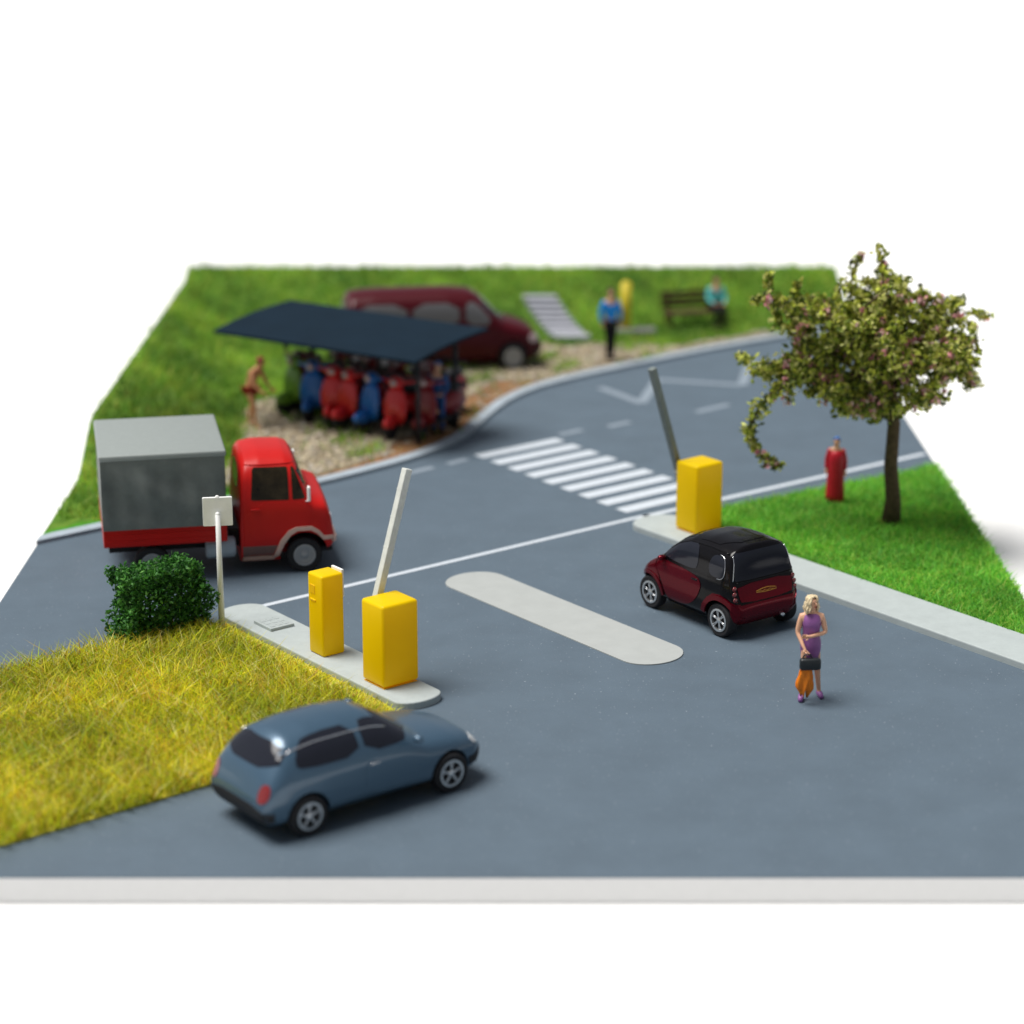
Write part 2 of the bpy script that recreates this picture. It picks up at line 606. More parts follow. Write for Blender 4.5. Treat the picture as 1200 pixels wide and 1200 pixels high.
# ------------------------------------------------------------------ grass and stones (stuff)
def blades(name, n, sampler, hmin, hmax, w, palette, lean=.5, m=None, patch=.10, painted_shade=None, short=None):
    P = sampler(n)
    n = len(P)
    H = rng.uniform(hmin, hmax, n)
    if short is not None: H = H * short(P)
    A = rng.uniform(0, 2 * PI, n)
    L = rng.uniform(.1, lean, n) * H
    LA = rng.uniform(0, 2 * PI, n)
    W = w * rng.uniform(.6, 1.3, n)
    dx, dy = np.cos(A) * W / 2, np.sin(A) * W / 2
    lx, ly = np.cos(LA) * L, np.sin(LA) * L
    v = np.zeros((n, 5, 3))
    v[:, 0] = P + np.stack([dx, dy, 0 * dx], 1)
    v[:, 1] = P - np.stack([dx, dy, 0 * dx], 1)
    mid = P + np.stack([lx * .35, ly * .35, H * .55], 1)
    v[:, 2] = mid - np.stack([dx, dy, 0 * dx], 1) * .8
    v[:, 3] = mid + np.stack([dx, dy, 0 * dx], 1) * .8
    v[:, 4] = P + np.stack([lx, ly, H], 1)
    pal = np.array(palette)
    ci = rng.integers(0, len(pal), n)
    col = pal[ci] * rng.uniform(.75, 1.25, (n, 1))
    # patches: the turf is lusher in some places and drier in others
    pn = np.sin(P[:, 0] * 1.7 + P[:, 1] * .9) + np.sin(P[:, 0] * .8 - P[:, 1] * 1.9 + 1) + .7 * np.sin(P[:, 0] * 4.1 + P[:, 1] * 3.3)
    col = col * (1 + patch * pn[:, None] * np.array([1.0, .75, .6]))
    if painted_shade is not None: col = col * painted_shade(P)[:, None]
    cols = np.repeat(col[:, None, :], 5, 1)
    me = bpy.data.meshes.new(name)
    base = np.arange(n)[:, None] * 5
    quads = (base + np.array([[0, 1, 2, 3]]))
    tris = (base + np.array([[3, 2, 4]]))
    me.vertices.add(n * 5)
    me.vertices.foreach_set('co', v.reshape(-1).astype(np.float32))
    loops = np.concatenate([np.concatenate([quads, tris], 1).reshape(-1)])
    me.loops.add(len(loops))
    me.loops.foreach_set('vertex_index', loops.astype(np.int32))
    me.polygons.add(n * 2)
    st = (np.arange(n)[:, None] * 7 + np.array([[0, 4]])).reshape(-1)
    me.polygons.foreach_set('loop_start', st.astype(np.int32))
    me.update(calc_edges=True)
    me.validate()
    at = me.color_attributes.new('Col', 'FLOAT_COLOR', 'POINT')
    c4 = np.ones((n * 5, 4), np.float32)
    c4[:, :3] = cols.reshape(-1, 3)
    at.data.foreach_set('color', c4.ravel())
    return obj(name, me, m or M['grass'])


def poly_sampler(poly, z, keep=None):
    xs = [p[0] for p in poly]
    ys = [p[1] for p in poly]

    def s(n):
        k = int(n * 2.6)
        X = rng.uniform(min(xs), max(xs), k)
        Y = rng.uniform(min(ys), max(ys), k)
        ok = inside_np(X, Y, poly)
        if keep is not None: ok &= keep(X, Y)
        X, Y = X[ok][:n], Y[ok][:n]
        return np.stack([X, Y, np.full(len(X), z)], 1)
    return s


YG = [(.86, .84, .03), (.92, .86, .04), (.70, .80, .03), (.92, .78, .06), (.46, .62, .03), (.74, .46, .06), (.92, .86, .30), (.42, .46, .03), (.30, .30, .02)]
o = blades('tall_grass', 44000, poly_sampler(GL, .02), .07, .36, .021, YG, 1.8, short=lambda P: np.clip((19.0 - (P[:, 0] * C38 + P[:, 1] * S38)) / .45, .22, 1))
setp(o, 'tall yellow green grass beside the pale kerb', 'grass', kind='stuff')
GG = [(.20, .62, .07), (.28, .74, .09), (.13, .46, .06), (.36, .74, .09), (.48, .68, .12), (.22, .64, .07)]
o = blades('green_grass', 36000, poly_sampler(GR, .04), .05, .18, .022, GG, 1.6)
setp(o, 'short bright green grass behind the far kerb island', 'grass', kind='stuff')


def bank_sampler(n):
    out = []
    while len(out) < n:
        x = random.uniform(BX0 + .1, BX1 - .1)
        y = random.uniform(43, BY1 - .1)
        ky = float(np.interp(x, [p[0] for p in kerb_s], [p[1] for p in kerb_s]))
        if y < ky + .45: continue
        if abs(x - (1.55 - .32 * (y - 58.75))) < .54 and y > 58.6 and y < 61.6: continue
        c = verge_type(x, y)
        if c[1] > c[0] * 1.25: out.append((x, y, .04 + hgt(x, y)))
        elif random.random() < .03: out.append((x, y, .04 + hgt(x, y)))
    return np.array(out)


BG = [(.24, .52, .06), (.34, .64, .08), (.16, .40, .045), (.44, .66, .09), (.32, .58, .06), (.52, .58, .09)]
o = blades('bank_grass', 30000, bank_sampler, .08, .30, .032, BG, 1.6, patch=.24, painted_shade=lambda P: .84 - .54 * np.exp(-((P[:, 0] + 7.0) / 1.3) ** 2 - ((P[:, 1] - 49.0) / 3.2) ** 2))  # blades darker round the left bank: shade painted into their colour
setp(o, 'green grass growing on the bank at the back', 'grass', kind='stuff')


def gravel(n):
    bm = bmesh.new()
    proto = bmesh.new()
    bmesh.ops.create_icosphere(proto, subdivisions=1, radius=1)
    pv = np.array([v.co[:] for v in proto.verts])
    pf = [[v.index for v in f.verts] for f in proto.faces]
    proto.free()
    bm.free()
    V, F, Cc = [], [], []
    k = 0
    pal = [(.50, .42, .28), (.42, .35, .24), (.58, .50, .36), (.36, .30, .22), (.46, .42, .36), (.30, .25, .18)]
    cnt = 0
    while cnt < n:
        x = random.uniform(-5.9, 7.5)
        y = random.uniform(45.5, 60.5)
        ky = float(np.interp(x, [p[0] for p in kerb_s], [p[1] for p in kerb_s]))
        if y < ky + .5: continue
        c = verge_type(x, y)
        if c[0] < c[1] * 1.1: continue
        if (c[0] < .335 and c[2] < .1) and random.random() < .93: continue
        s = random.uniform(.022, .075)
        an = random.uniform(0, 2 * PI)
        q = pv * (1 + rng.uniform(-.25, .25, (len(pv), 1)))
        q = q * np.array([s, s * random.uniform(.6, 1), s * .6])
        q = np.stack([q[:, 0] * math.cos(an) - q[:, 1] * math.sin(an), q[:, 0] * math.sin(an) + q[:, 1] * math.cos(an), q[:, 2]], 1)
        V.append(q + np.array([x, y, .05 + hgt(x, y) + s * .3]))
        F += [[i + k for i in ff] for ff in pf]
        cc = random.choice(pal)
        Cc += [(*cc, 1)] * len(pv)
        k += len(pv)
        cnt += 1
    me = pymesh('gravel', np.concatenate(V), F)
    at = me.color_attributes.new('Col', 'FLOAT_COLOR', 'POINT')
    at.data.foreach_set('color', np.array(Cc, np.float32).ravel())
    o = obj('gravel', me, M['stone'])
    setp(o, 'sandy gravel scattered round the scooter shelter and along the far kerb', 'gravel', kind='stuff')


gravel(6500)


# ------------------------------------------------------------------ barriers, ticket machine, slab, sign
def barrier(loc, label, px, lean, arm_mat, size, L):
    w, d, h = size
    t = empty('parking_barrier', (*loc, .12), rad(38), label, 'barrier', 'yellow barriers at the car park entrance')
    # local x = along the road (e1), local -y = e2 (towards the viewer)
    bm = bmesh.new()
    add_box(bm, 0, 0, h / 2 + .012, w, d, h - .024, bev=.055, seg=4)
    me = bm_mesh(bm, 'housing')
    ho = obj('housing', me, M['yellow'], t, True)
    obj('base_plate', box_mesh('bp', 0, 0, .006, w * .93, d * .93, .012, bev=.003), M['yellow_trim'], t)
    # pivot hub and raised arm on the road side
    bm = bmesh.new()
    tube(bm, [(px, d / 2 - .01, h * .80), (px, d / 2 + .16, h * .80)], .08, 16)
    obj('pivot', bm_mesh(bm, 'pivot'), M['grey_plastic'], t, True)
    ang = lean
    rot = Matrix.Rotation(ang, 3, 'Y')
    bm = bmesh.new()
    c = rot @ Vector((0, 0, L / 2 - .2))
    add_box(bm, px + c.x, d / 2 + .105, h * .80 + c.z, .125, .125, L, bev=.012, rot=rot)
    a = obj('barrier_arm', bm_mesh(bm, 'barrier_arm'), arm_mat, t)
    for k in (.40, .60, .78):
        bm = bmesh.new()
        c = rot @ Vector((0, 0, L * k))
        add_box(bm, px + c.x, d / 2 + .105, h * .80 + c.z, .130, .130, .014, rot=rot)
        obj('joint_ring', bm_mesh(bm, 'joint_ring'), arm_mat, a)
    return t


barrier(R(19.56, -28.12), 'yellow barrier cabinet nearest the dark blue car with its pale arm raised', 0.0, rad(17), M['arm_pale'], (.68, .60, 1.36), 2.45)
barrier(R(28.78, -31.10), 'yellow barrier cabinet behind the small dark red car with its grey arm raised', -.16, rad(-19), M['arm_dark'], (.67, .60, 1.34), 2.42)

t = empty('ticket_machine', (*R(19.50, -29.82), .12), rad(38), 'slender yellow ticket machine with grey plate beside the pale arm barrier', 'ticket machine')
w, d, h = .42, .42, 1.36
bm = bmesh.new()
add_box(bm, 0, 0, h / 2, w, d, h, bev=.04, seg=4)
body = obj('body', bm_mesh(bm, 'tm_body'), M['yellow'], t, True)
bm = bmesh.new()   # moulded display recess and ticket slot on the grass side
add_box(bm, -w / 2 - .002, .06, h - .26, .012, .14, .15, bev=.005)
obj('display', bm_mesh(bm, 'display'), M['yellow_trim'], body)
bm = bmesh.new()
add_box(bm, -w / 2 - .006, .05, h - .44, .02, .16, .03, bev=.006)
obj('ticket_slot', bm_mesh(bm, 'ticket_slot'), M['yellow_trim'], body)
bm = bmesh.new()
add_box(bm, w / 2 + .024, .0, h - .20, .045, .30, .46, bev=.008)
obj('front_plate', bm_mesh(bm, 'front_plate'), M['sign_white'], t)

bm = bmesh.new()
add_box(bm, 0, 0, .026, .46, .54, .05, bev=.006)
for i in range(3):
    for j in range(3): add_box(bm, -.13 + .13 * i, -.15 + .15 * j, .053, .09, .1, .008, bev=.003)
o = obj('cover_slab', bm_mesh(bm, 'slab'), M['concrete'])
o.location = (*R(19.52, -31.45), .12)
o.rotation_euler = (0, 0, rad(38))
setp(o, 'square pale grey slab lying on the near kerb island', 'slab')

t = empty('road_sign', (-4.86, 36.86, .0), rad(8), 'blank white square sign on a post seen from behind', 'sign')
bm = bmesh.new()
tube(bm, [(0, 0, 0), (0, 0, 1.1), (0, 0, 2.03)], [.055, .048, .042], 14)
ball(bm, (0, 0, 2.03), .042, .042, .042, 2)
obj('post', bm_mesh(bm, 'post'), M['sign_white'], t, True)
bm = bmesh.new()
bm.free()
pl = prism('plate', chaikin([(-.245, -.245), (-.20, -.245), (.20, -.245), (.245, -.245), (.245, -.20), (.245, .20), (.245, .245), (.20, .245), (-.20, .245), (-.245, .245), (-.245, .20), (-.245, -.20)], 2), -.025, .025, .006)
pl.transform(Matrix.Translation((0, .075, 2.06)) @ Matrix.Rotation(PI / 2, 4, 'X'))
obj('sign_plate', pl, M['sign_white'], t)
bm = bmesh.new()
tube(bm, [(0, .055, 2.30), (0, .095, 2.30)], .035, 14)
obj('top_boss', bm_mesh(bm, 'boss'), M['sign_white'], t, True)
bm = bmesh.new()
ball(bm, (0, 0, .03), .10, .10, .06, 2, jit=.15)
obj('footing', bm_mesh(bm, 'footing'), M['bark'], t, True)


# ------------------------------------------------------------------ vehicles: lofted bodies and conforming panels
def car_body(top, bot, plan, wz, nx=150, nt=46, n=9.0, m=2.2, sig=.03):
    xs0, xs1 = top[0][0], top[-1][0]
    u = np.linspace(0, 1, nx)
    u = .5 - .5 * np.cos(PI * u) * (.55 + .45 * np.abs(np.cos(PI * u)))
    xs = xs0 + (xs1 - xs0) * (u - u[0]) / (u[-1] - u[0])

    def smoothed(prof):
        px = np.array([p[0] for p in prof])
        pz = np.array([p[1] for p in prof])
        k = np.linspace(-2.2, 2.2, 15)
        w = np.exp(-k * k / 2)
        w /= w.sum()
        return sum(wi * np.interp(xs + ki * sig, px, pz) for wi, ki in zip(w, k))
    zt, zb, pl = smoothed(top), smoothed(bot), smoothed(plan)
    wzz = np.array([p[0] for p in wz])
    wzw = np.array([p[1] for p in wz])
    tt = np.linspace(0, 1, nt)
    tt = 1 - (1 - tt) ** 1.9
    V, F = [], []
    ring = 2 * nt - 1
    for i in range(nx):
        z = zb[i] + tt * (zt[i] - zb[i])
        w = sum(np.interp(z + q, wzz, wzw) for q in (-.03, 0, .03)) / 3
        y = pl[i] * w * np.clip(1 - tt ** n, 0, 1) ** (1 / m) * np.clip(1 - (1 - tt) ** 26, 0, 1) ** .4
        y[0] = pl[i] * w[0] * .82
        for k in range(nt): V.append((xs[i], y[k], z[k]))
        for k in range(nt - 2, -1, -1): V.append((xs[i], -y[k], z[k]))
    for i in range(nx - 1):
        for k in range(ring):
            k2 = (k + 1) % ring
            F.append((i * ring + k, (i + 1) * ring + k, (i + 1) * ring + k2, i * ring + k2))
    F.append(tuple(range(ring))[::1])
    F.append(tuple((nx - 1) * ring + k for k in range(ring))[::-1])
    me = pymesh('body', V, F)
    bm = bmesh.new()
    bm.from_mesh(me)
    bmesh.ops.remove_doubles(bm, verts=bm.verts[:], dist=.0004)
    bmesh.ops.recalc_face_normals(bm, faces=bm.faces[:])
    bm.to_mesh(me)
    bm.free()
    return me


def cut(me, wheels, r, y_in):
    """cut wheel openings into a closed body"""
    bm = bmesh.new()
    bm.from_mesh(me)
    bvh = BVHTree.FromBMesh(bm)
    bm.free()
    cb = bmesh.new()
    for x, z in wheels:
        for s in (-1, 1):
            tube(cb, [(x, s * y_in, z), (x, s * 3, z)], r, 40)
    bmesh.ops.recalc_face_normals(cb, faces=cb.faces[:])
    cm = bpy.data.meshes.new('cut')
    cb.to_mesh(cm)
    cb.free()
    a = bpy.data.objects.new('a', me)
    c = bpy.data.objects.new('c', cm)
    COL.objects.link(a)
    COL.objects.link(c)
    md = a.modifiers.new('b', 'BOOLEAN')
    md.operation = 'DIFFERENCE'
    md.object = c
    md.solver = 'EXACT'
    dg = bpy.context.evaluated_depsgraph_get()
    dg.update()
    out = bpy.data.meshes.new_from_object(a.evaluated_get(dg))
    bpy.data.objects.remove(a)
    bpy.data.objects.remove(c)
    return out, bvh


def smooth_angle(me, deg=35):
    for p in me.polygons: p.use_smooth = True
    try: me.set_sharp_from_angle(angle=rad(deg))
    except Exception: pass


def panel(bvh, poly, axis, off=.006, step=.03, skirt=.012, mirror=False):
    """a thin panel that follows the body, cut to a 2-D outline seen along an axis.
    axis: '+y','-y' (outline x,z) '+x','-x' (outline y,z) '+z' (outline x,y)"""
    # dense boundary
    b = []
    n = len(poly)
    for i in range(n):
        p, q = Vector(poly[i]), Vector(poly[(i + 1) % n])
        k = max(1, int((q - p).length / step))
        for j in range(k): b.append(p + (q - p) * j / k)
    nb = len(b)
    bl = [tuple(p) for p in b]
    xs = [p[0] for p in bl]
    ys = [p[1] for p in bl]
    pts = [Vector(p) for p in bl]
    gx = np.arange(min(xs) + step * .5, max(xs), step)
    gy = np.arange(min(ys) + step * .5, max(ys), step)
    for x in gx:
        for y in gy:
            if inside(x, y, bl) and min((p[0] - x) ** 2 + (p[1] - y) ** 2 for p in bl) > (step * .45) ** 2: pts.append(Vector((x, y)))
    r = delaunay_2d_cdt(pts, [(i, (i + 1) % nb) for i in range(nb)], [], 1, 1e-5)
    vv, ff = r[0], r[2]
    sgn = 1 if axis[0] == '+' else -1
    V, N, ok = [], [], []
    for p in vv:
        if axis[1] == 'y': o_, d_ = Vector((p.x, 5 * sgn, p.y)), Vector((0, -sgn, 0))
        elif axis[1] == 'x': o_, d_ = Vector((8 * sgn, p.x, p.y)), Vector((-sgn, 0, 0))
        else: o_, d_ = Vector((p.x, p.y, 8)), Vector((0, 0, -1))
        h = bvh.ray_cast(o_, d_)
        if h[0] is None:
            V.append(Vector((0, 0, 0)))
            N.append(Vector((0, 0, 1)))
            ok.append(False)
            continue
        nn = h[1]
        if nn.dot(-d_) < 0: nn = -nn
        V.append(h[0])
        N.append(nn)
        ok.append(True)
    bm = bmesh.new()
    vs = [bm.verts.new(V[i] + N[i] * off) for i in range(len(V))]
    for f in ff:
        if all(ok[i] for i in f):
            try: bm.faces.new([vs[i] for i in f])
            except ValueError: pass
    for i, v in enumerate(vs):
        if not v.link_faces: bm.verts.remove(v)
    bm.verts.index_update()
    be = [e for e in bm.edges if e.is_boundary]
    nor = {vs[i]: N[i] for i in range(len(V)) if vs[i].is_valid}
    ex = bmesh.ops.extrude_edge_only(bm, edges=be)
    newv = [g for g in ex['geom'] if isinstance(g, bmesh.types.BMVert)]
    for v in newv:
        src = min((e.other_vert(v) for e in v.link_edges if e.other_vert(v) in nor), key=lambda q: (q.co - v.co).length, default=None)
        if src is not None: v.co -= nor[src] * (skirt + off)
    me = bpy.data.meshes.new('panel')
    bmesh.ops.recalc_face_normals(bm, faces=bm.faces[:])
    bm.to_mesh(me)
    bm.free()
    smooth_angle(me, 40)
    return me


def both(bvh, poly, name, m, parent, **k):
    out = []
    for ax in ('+y', '-y'):
        out.append(obj(name, panel(bvh, poly, ax, **k), m, parent))
    return out


def wheel(parent, x, y, z, r, w, side, rim_mat, spokes=6, steer=0.0, rim_r=.68):
    """side +1: outer face towards +y"""
    e = bpy.data.objects.new('wheel', None)
    COL.objects.link(e)
    e.parent = parent
    e.location = (x, y, z)
    e.rotation_euler = (0, 0, steer)
    bm = bmesh.new()
    q = r * rim_r
    lathe(bm, [(pr, ph * side) for pr, ph in [(q * .98, -w * .5), (r * .90, -w * .5), (r * .98, -w * .40), (r, -w * .2), (r, w * .2), (r * .98, w * .40), (r * .90, w * .5), (q * 1.02, w * .47), (q * .98, w * .30), (q * .3, w * .18)]], 40)
    me = bm_mesh(bm, 'tyre')
    smooth_angle(me, 40)
    obj('tyre', me, M['tyre'], e)
    bm = bmesh.new()
    s = side

    def ring(r0, r1, h0, h1, nn=40):
        prof = [(r0, h0 * s), (r0, h1 * s), (r1, h1 * s), (r1, h0 * s)]
        rr = []
        for rr_, hh in prof:
            rr.append([bm.verts.new((rr_ * math.cos(2 * PI * k / nn), hh, rr_ * math.sin(2 * PI * k / nn))) for k in range(nn)])
        for i in range(4):
            for k in range(nn):
                bm.faces.new((rr[i][k], rr[i][(k + 1) % nn], rr[(i + 1) % 4][(k + 1) % nn], rr[(i + 1) % 4][k]))
    ring(q * .84, q * 1.0, w * .30, w * .52)
    lathe(bm, [(q * .26, s * w * .25), (q * .26, s * w * .45), (q * .18, s * w * .50), (q * .02, s * w * .51)], 20)
    if spokes:
        for k in range(spokes):
            an = 2 * PI * k / spokes + .3
            for da in (-.10, .10):
                rot = Matrix.Rotation(-(an + da), 3, 'Y')
                c = rot @ Vector((q * .55, 0, 0))
                add_box(bm, c.x, s * w * .40, c.z, q * .66, w * .12, q * .085, rot=rot, bev=q * .015, seg=1)
    else:
        lathe(bm, [(q * .86, s * w * .30), (q * .82, s * w * .36), (q * .45, s * w * .30), (q * .30, s * w * .40), (q * .05, s * w * .42)], 32)
    me = bm_mesh(bm, 'rim')
    smooth_angle(me, 40)
    obj('rim', me, rim_mat, e)
    return e


def arch_trim(bvh, cx, cz, r0, r1, a0, a1, name, m, parent, off=.016):
    poly = []
    k = 22
    for i in range(k + 1):
        a = rad(a0 + (a1 - a0) * i / k)
        poly.append((cx + r1 * math.cos(a), cz + r1 * math.sin(a)))
    for i in range(k, -1, -1):
        a = rad(a0 + (a1 - a0) * i / k)
        poly.append((cx + r0 * math.cos(a), cz + r0 * math.sin(a)))
    return both(bvh, poly, name, m, parent, off=off, step=.025, skirt=.02)


# --- small dark red two-seater (x forward, rear bumper at 0)
def small_car():
    mid = R(25.98, -27.55)
    t = empty('small_car', (*mid, 0), rad(126.0), 'small dark red two door car with black roof and pillars', 'car')
    X0 = -1.25
    top = [(-.01, .50), (.02, .66), (.07, .86), (.11, .97), (.205, 1.44), (.265, 1.525), (.55, 1.55), (.95, 1.55), (1.30, 1.51), (1.55, 1.42), (1.80, 1.22), (2.02, 1.01), (2.20, .90), (2.38, .78), (2.47, .64), (2.51, .50)]
    bot = [(-.01, .42), (.04, .27), (.16, .20), (1.0, .19), (2.25, .20), (2.42, .26), (2.51, .42)]
    plan = [(-.01, .74), (.03, .84), (.10, .92), (.30, .98), (.70, 1.0), (1.60, 1.0), (2.0, 1.0), (2.25, .97), (2.40, .87), (2.47, .74), (2.51, .58)]
    wz = [(.15, .70), (.30, .75), (.50, .765), (.75, .765), (.92, .745), (1.0, .725), (1.25, .68), (1.45, .635), (1.6, .60)]
    sh = lambda L: [(x + X0, z) for x, z in L]
    me = car_body(sh(top), sh(bot), sh(plan), wz, n=15, m=2.6, sig=.022)
    xr, xf, wr = .36 + X0, 2.17 + X0, .29
    me, bvh = cut(me, [(xr, .29), (xf, .29)], .345, .40)
    smooth_angle(me, 35)
    obj('body', me, M['black_gloss'], t)
    P = lambda L: [(x + X0, z) for x, z in L]
    red, gl, bl = M['car_red'], M['glass'], M['black_gloss']
    # doors: red lower skin
    door = chaikin(P([(1.98, .985), (1.90, .985), (.98, .93), (.80, .80), (.86, .62), (.98, .46), (1.18, .345), (1.42, .315), (1.68, .33), (1.76, .46), (1.86, .66), (2.0, .83)]), 2)
    for d in both(bvh, door, 'door', red, t, off=.012, step=.028):
        s = 1 if d.data.vertices[0].co.y > 0 else -1
        bm = bmesh.new()
        add_box(bm, .98 + X0, s * .762, .845, .15, .03, .035, bev=.012)
        obj('handle', bm_mesh(bm, 'handle'), M['black_gloss'], d, True)
        bm = bmesh.new()
        ball(bm, (1.80 + X0, s * .80, 1.02), .06, .085, .05, 2)
        mi = obj('mirror', bm_mesh(bm, 'mirror'), red, d, True)
    # side windows
    win = chaikin(P([(1.98, 1.035), (1.02, .985), (.955, 1.10), (1.0, 1.34), (1.10, 1.425), (1.36, 1.40), (1.62, 1.30)]), 2)
    both(bvh, win, 'side_window', gl, t, off=.007, step=.03)
    qw = chaikin(P([(.66, 1.00), (.36, 1.0), (.30, 1.10), (.36, 1.33), (.60, 1.37), (.70, 1.22)]), 2)
    for qo in both(bvh, qw, 'quarter_window', gl, t, off=.008, step=.025):
        s = 1 if qo.data.vertices[0].co.y > 0 else -1
        # glints at the quarter window edge, shaped as a chrome line
        ln = []
        for (x, z) in chaikin(P([(.50, 1.375), (.35, 1.345), (.285, 1.10), (.35, .99), (.46, .985)]), 2, closed=False):
            h = bvh.ray_cast(Vector((x, 5 * s, z)), Vector((0, -s, 0)))
            if h[0] is not None: ln.append(h[0] + Vector((0, s, 0)) * .010)
        bm = bmesh.new()
        tube(bm, ln, [.003] + [.0075] * (len(ln) - 2) + [.003], 8)
        obj('window_glint', bm_mesh(bm, 'window_glint'), M['chrome'], qo, True)
    # front and rear wings
    fw = chaikin(P([(2.03, .84), (1.93, .62), (1.88, .50), (2.17 - .345, .40), (2.17 - .33, .34), (2.17 - .33, .36)]), 1)
    k = 16
    arch = [(2.17 + .355 * math.cos(rad(a)), .29 + .355 * math.sin(rad(a))) for a in np.linspace(165, 8, k)]
    fw = P([(1.80, .40)] + [(2.17 - .355 + .001, .38)] + arch + [(2.50, .42), (2.505, .60), (2.42, .76), (2.22, .875), (2.05, .965), (2.02, .86), (1.90, .66)])
    both(bvh, fw, 'front_wing', red, t, off=.010, step=.028)
    arch_trim(bvh, xf, .29, .345, .405, 5, 172, 'wheel_arch', red, t, off=.026)
    arch = [(.36 + .355 * math.cos(rad(a)), .29 + .355 * math.sin(rad(a))) for a in np.linspace(158, 12, k)]
    rw = P([(.02, .30), (.02, .62), (.14, .66), (.34, .74), (.52, .72), (.66, .62), (.73, .46), (.735, .36)] + arch[::-1] + [(.02, .31)])
    both(bvh, rw, 'rear_wing', red, t, off=.012, step=.028)
    arch_trim(bvh, xr, .29, .345, .43, 10, 165, 'wheel_arch', red, t, off=.034)
    # bonnet and front bumper
    hood = P([(2.04, -.60), (2.44, -.50), (2.47, -.2), (2.475, .2), (2.44, .50), (2.04, .60)])
    hood = [(x, z) for x, z in hood]
    obj('bonnet', panel(bvh, hood, '+z', off=.009, step=.05), red, t)
    ws = [(-.56, 1.05), (-.44, 1.44), (.44, 1.44), (.56, 1.05)]
    obj('windscreen', panel(bvh, ws, '+x', off=.008, step=.04), gl, t)
    fb = chaikin([(-.66, .28), (-.70, .55), (.70, .55), (.66, .28)], 1)
    obj('front_bumper', panel(bvh, fb, '+x', off=.010, step=.05), red, t)
    for s in (-1, 1):
        hl = chaikin([(s * .38, .60), (s * .60, .60), (s * .56, .74), (s * .42, .74)], 2)
        obj('headlight', panel(bvh, hl, '+x', off=.012, step=.03), M['lamp_clear'], t)
    # tail: glass hatch, red panel, bumper, lamps
    rg = chaikin([(-.60, .985), (-.63, 1.02), (-.555, 1.41), (-.50, 1.44), (.50, 1.44), (.555, 1.41), (.63, 1.02), (.60, .985)], 1)
    rear = obj('rear_window', panel(bvh, rg, '-x', off=.008, step=.035), gl, t)
    for s in (-1, 1):
        ln = []
        for z in np.linspace(1.0, 1.40, 12):
            h = bvh.ray_cast(Vector((-8, s * (.655 - .09 * (z - 1.0) / .4), z)), Vector((1, 0, 0)))
            if h[0] is not None: ln.append(h[0] + Vector((-.010, 0, 0)))
        bm = bmesh.new()
        tube(bm, ln, .0065, 8)
        obj('window_glint', bm_mesh(bm, 'window_glint'), M['chrome'], rear, True)  # chrome tube stands in for the highlight down the rear window edge
    ht = chaikin([(-.60, .93), (.60, .93), (.585, .74), (.55, .625), (-.55, .625), (-.585, .74)], 1)
    tg = obj('tailgate', panel(bvh, ht, '-x', off=.012, step=.035), red, t)
    bm = bmesh.new()
    zz = .965
    pts = []
    for y in np.linspace(-.60, .60, 25):
        h = bvh.ray_cast(Vector((-8, y, zz)), Vector((1, 0, 0)))
        pts.append(h[0] + Vector((-.012, 0, 0)))
    tube(bm, pts, .012, 8)
    obj('tailgate_lip', bm_mesh(bm, 'lip'), M['black_gloss'], tg, True)
    # gold flourish on the tailgate
    bm = bmesh.new()

    def on_back(pl, rr):
        q = []
        for y, z in pl:
            h = bvh.ray_cast(Vector((-8, y, z)), Vector((1, 0, 0)))
            q.append(h[0] + Vector((-.016, 0, 0)))
        tube(bm, q, rr, 6)
    yy = np.linspace(-.22, .22, 23)
    sg = -1
    on_back([(sg * y * -1, .79 + .030 * math.sin((y + .22) / .44 * PI) - .01) for y in yy], .007)
    on_back([(-sg * y, .755 - .010 * math.sin((y + .22) / .44 * PI) + .012 * (y + .22)) for y in yy], .007)
    on_back([(-sg * y, .772 + .008 * math.sin(y * 60)) for y in np.linspace(-.15, .2, 40)], .0055)
    obj('gold_marking', bm_mesh(bm, 'gold_marking'), M['gold'], tg, True)
    rb = chaikin([(-.68, .30), (-.72, .58), (-.60, .605), (.60, .605), (.72, .58), (.68, .30), (.55, .26), (-.55, .26)], 1)
    obj('rear_bumper', panel(bvh, rb, '-x', off=.016, step=.04), red, t)
    for s in (-1, 1):
        for z in (.70, .79, .88):
            y = s * (.66 if z < .85 else .645)
            h = bvh.ray_cast(Vector((-8, y, z)), Vector((1, 0, 0)))
            bm = bmesh.new()
            ball(bm, h[0] + Vector((-.004, 0, 0)), .022, .044, .042, 3)
            obj('tail_lamp', bm_mesh(bm, 'tail_lamp'), M['tail_red'], t, True)
    bm = bmesh.new()
    tube(bm, [(X0 - .02, -.36, .27), (X0 + .12, -.36, .27)], .032, 14)
    obj('exhaust', bm_mesh(bm, 'exhaust'), M['chrome'], t, True)
    # roof panel with raised side rails
    rp = chaikin(P([(.42, -.49), (.42, .49), (1.36, .50), (1.36, -.50)]), 1)
    obj('roof_panel', panel(bvh, rp, '+z', off=.008, step=.05), M['black_gloss'], t)
    for s in (-1, 1):
        ln = []
        for x in np.linspace(.32, 1.75, 26):
            for yy in (.575 if x < 1.3 else .575 + (x - 1.3) * .10,):
                h = bvh.ray_cast(Vector((x + X0, s * yy, 8)), Vector((0, 0, -1)))
                if h[0] is not None: ln.append(h[0] + Vector((0, 0, .006)))
        bm = bmesh.new()
        tube(bm, ln, .016, 8)
        obj('roof_rail', bm_mesh(bm, 'roof_rail'), M['black_gloss'], t, True)
    # spoiler lip over the rear window
    bm = bmesh.new()
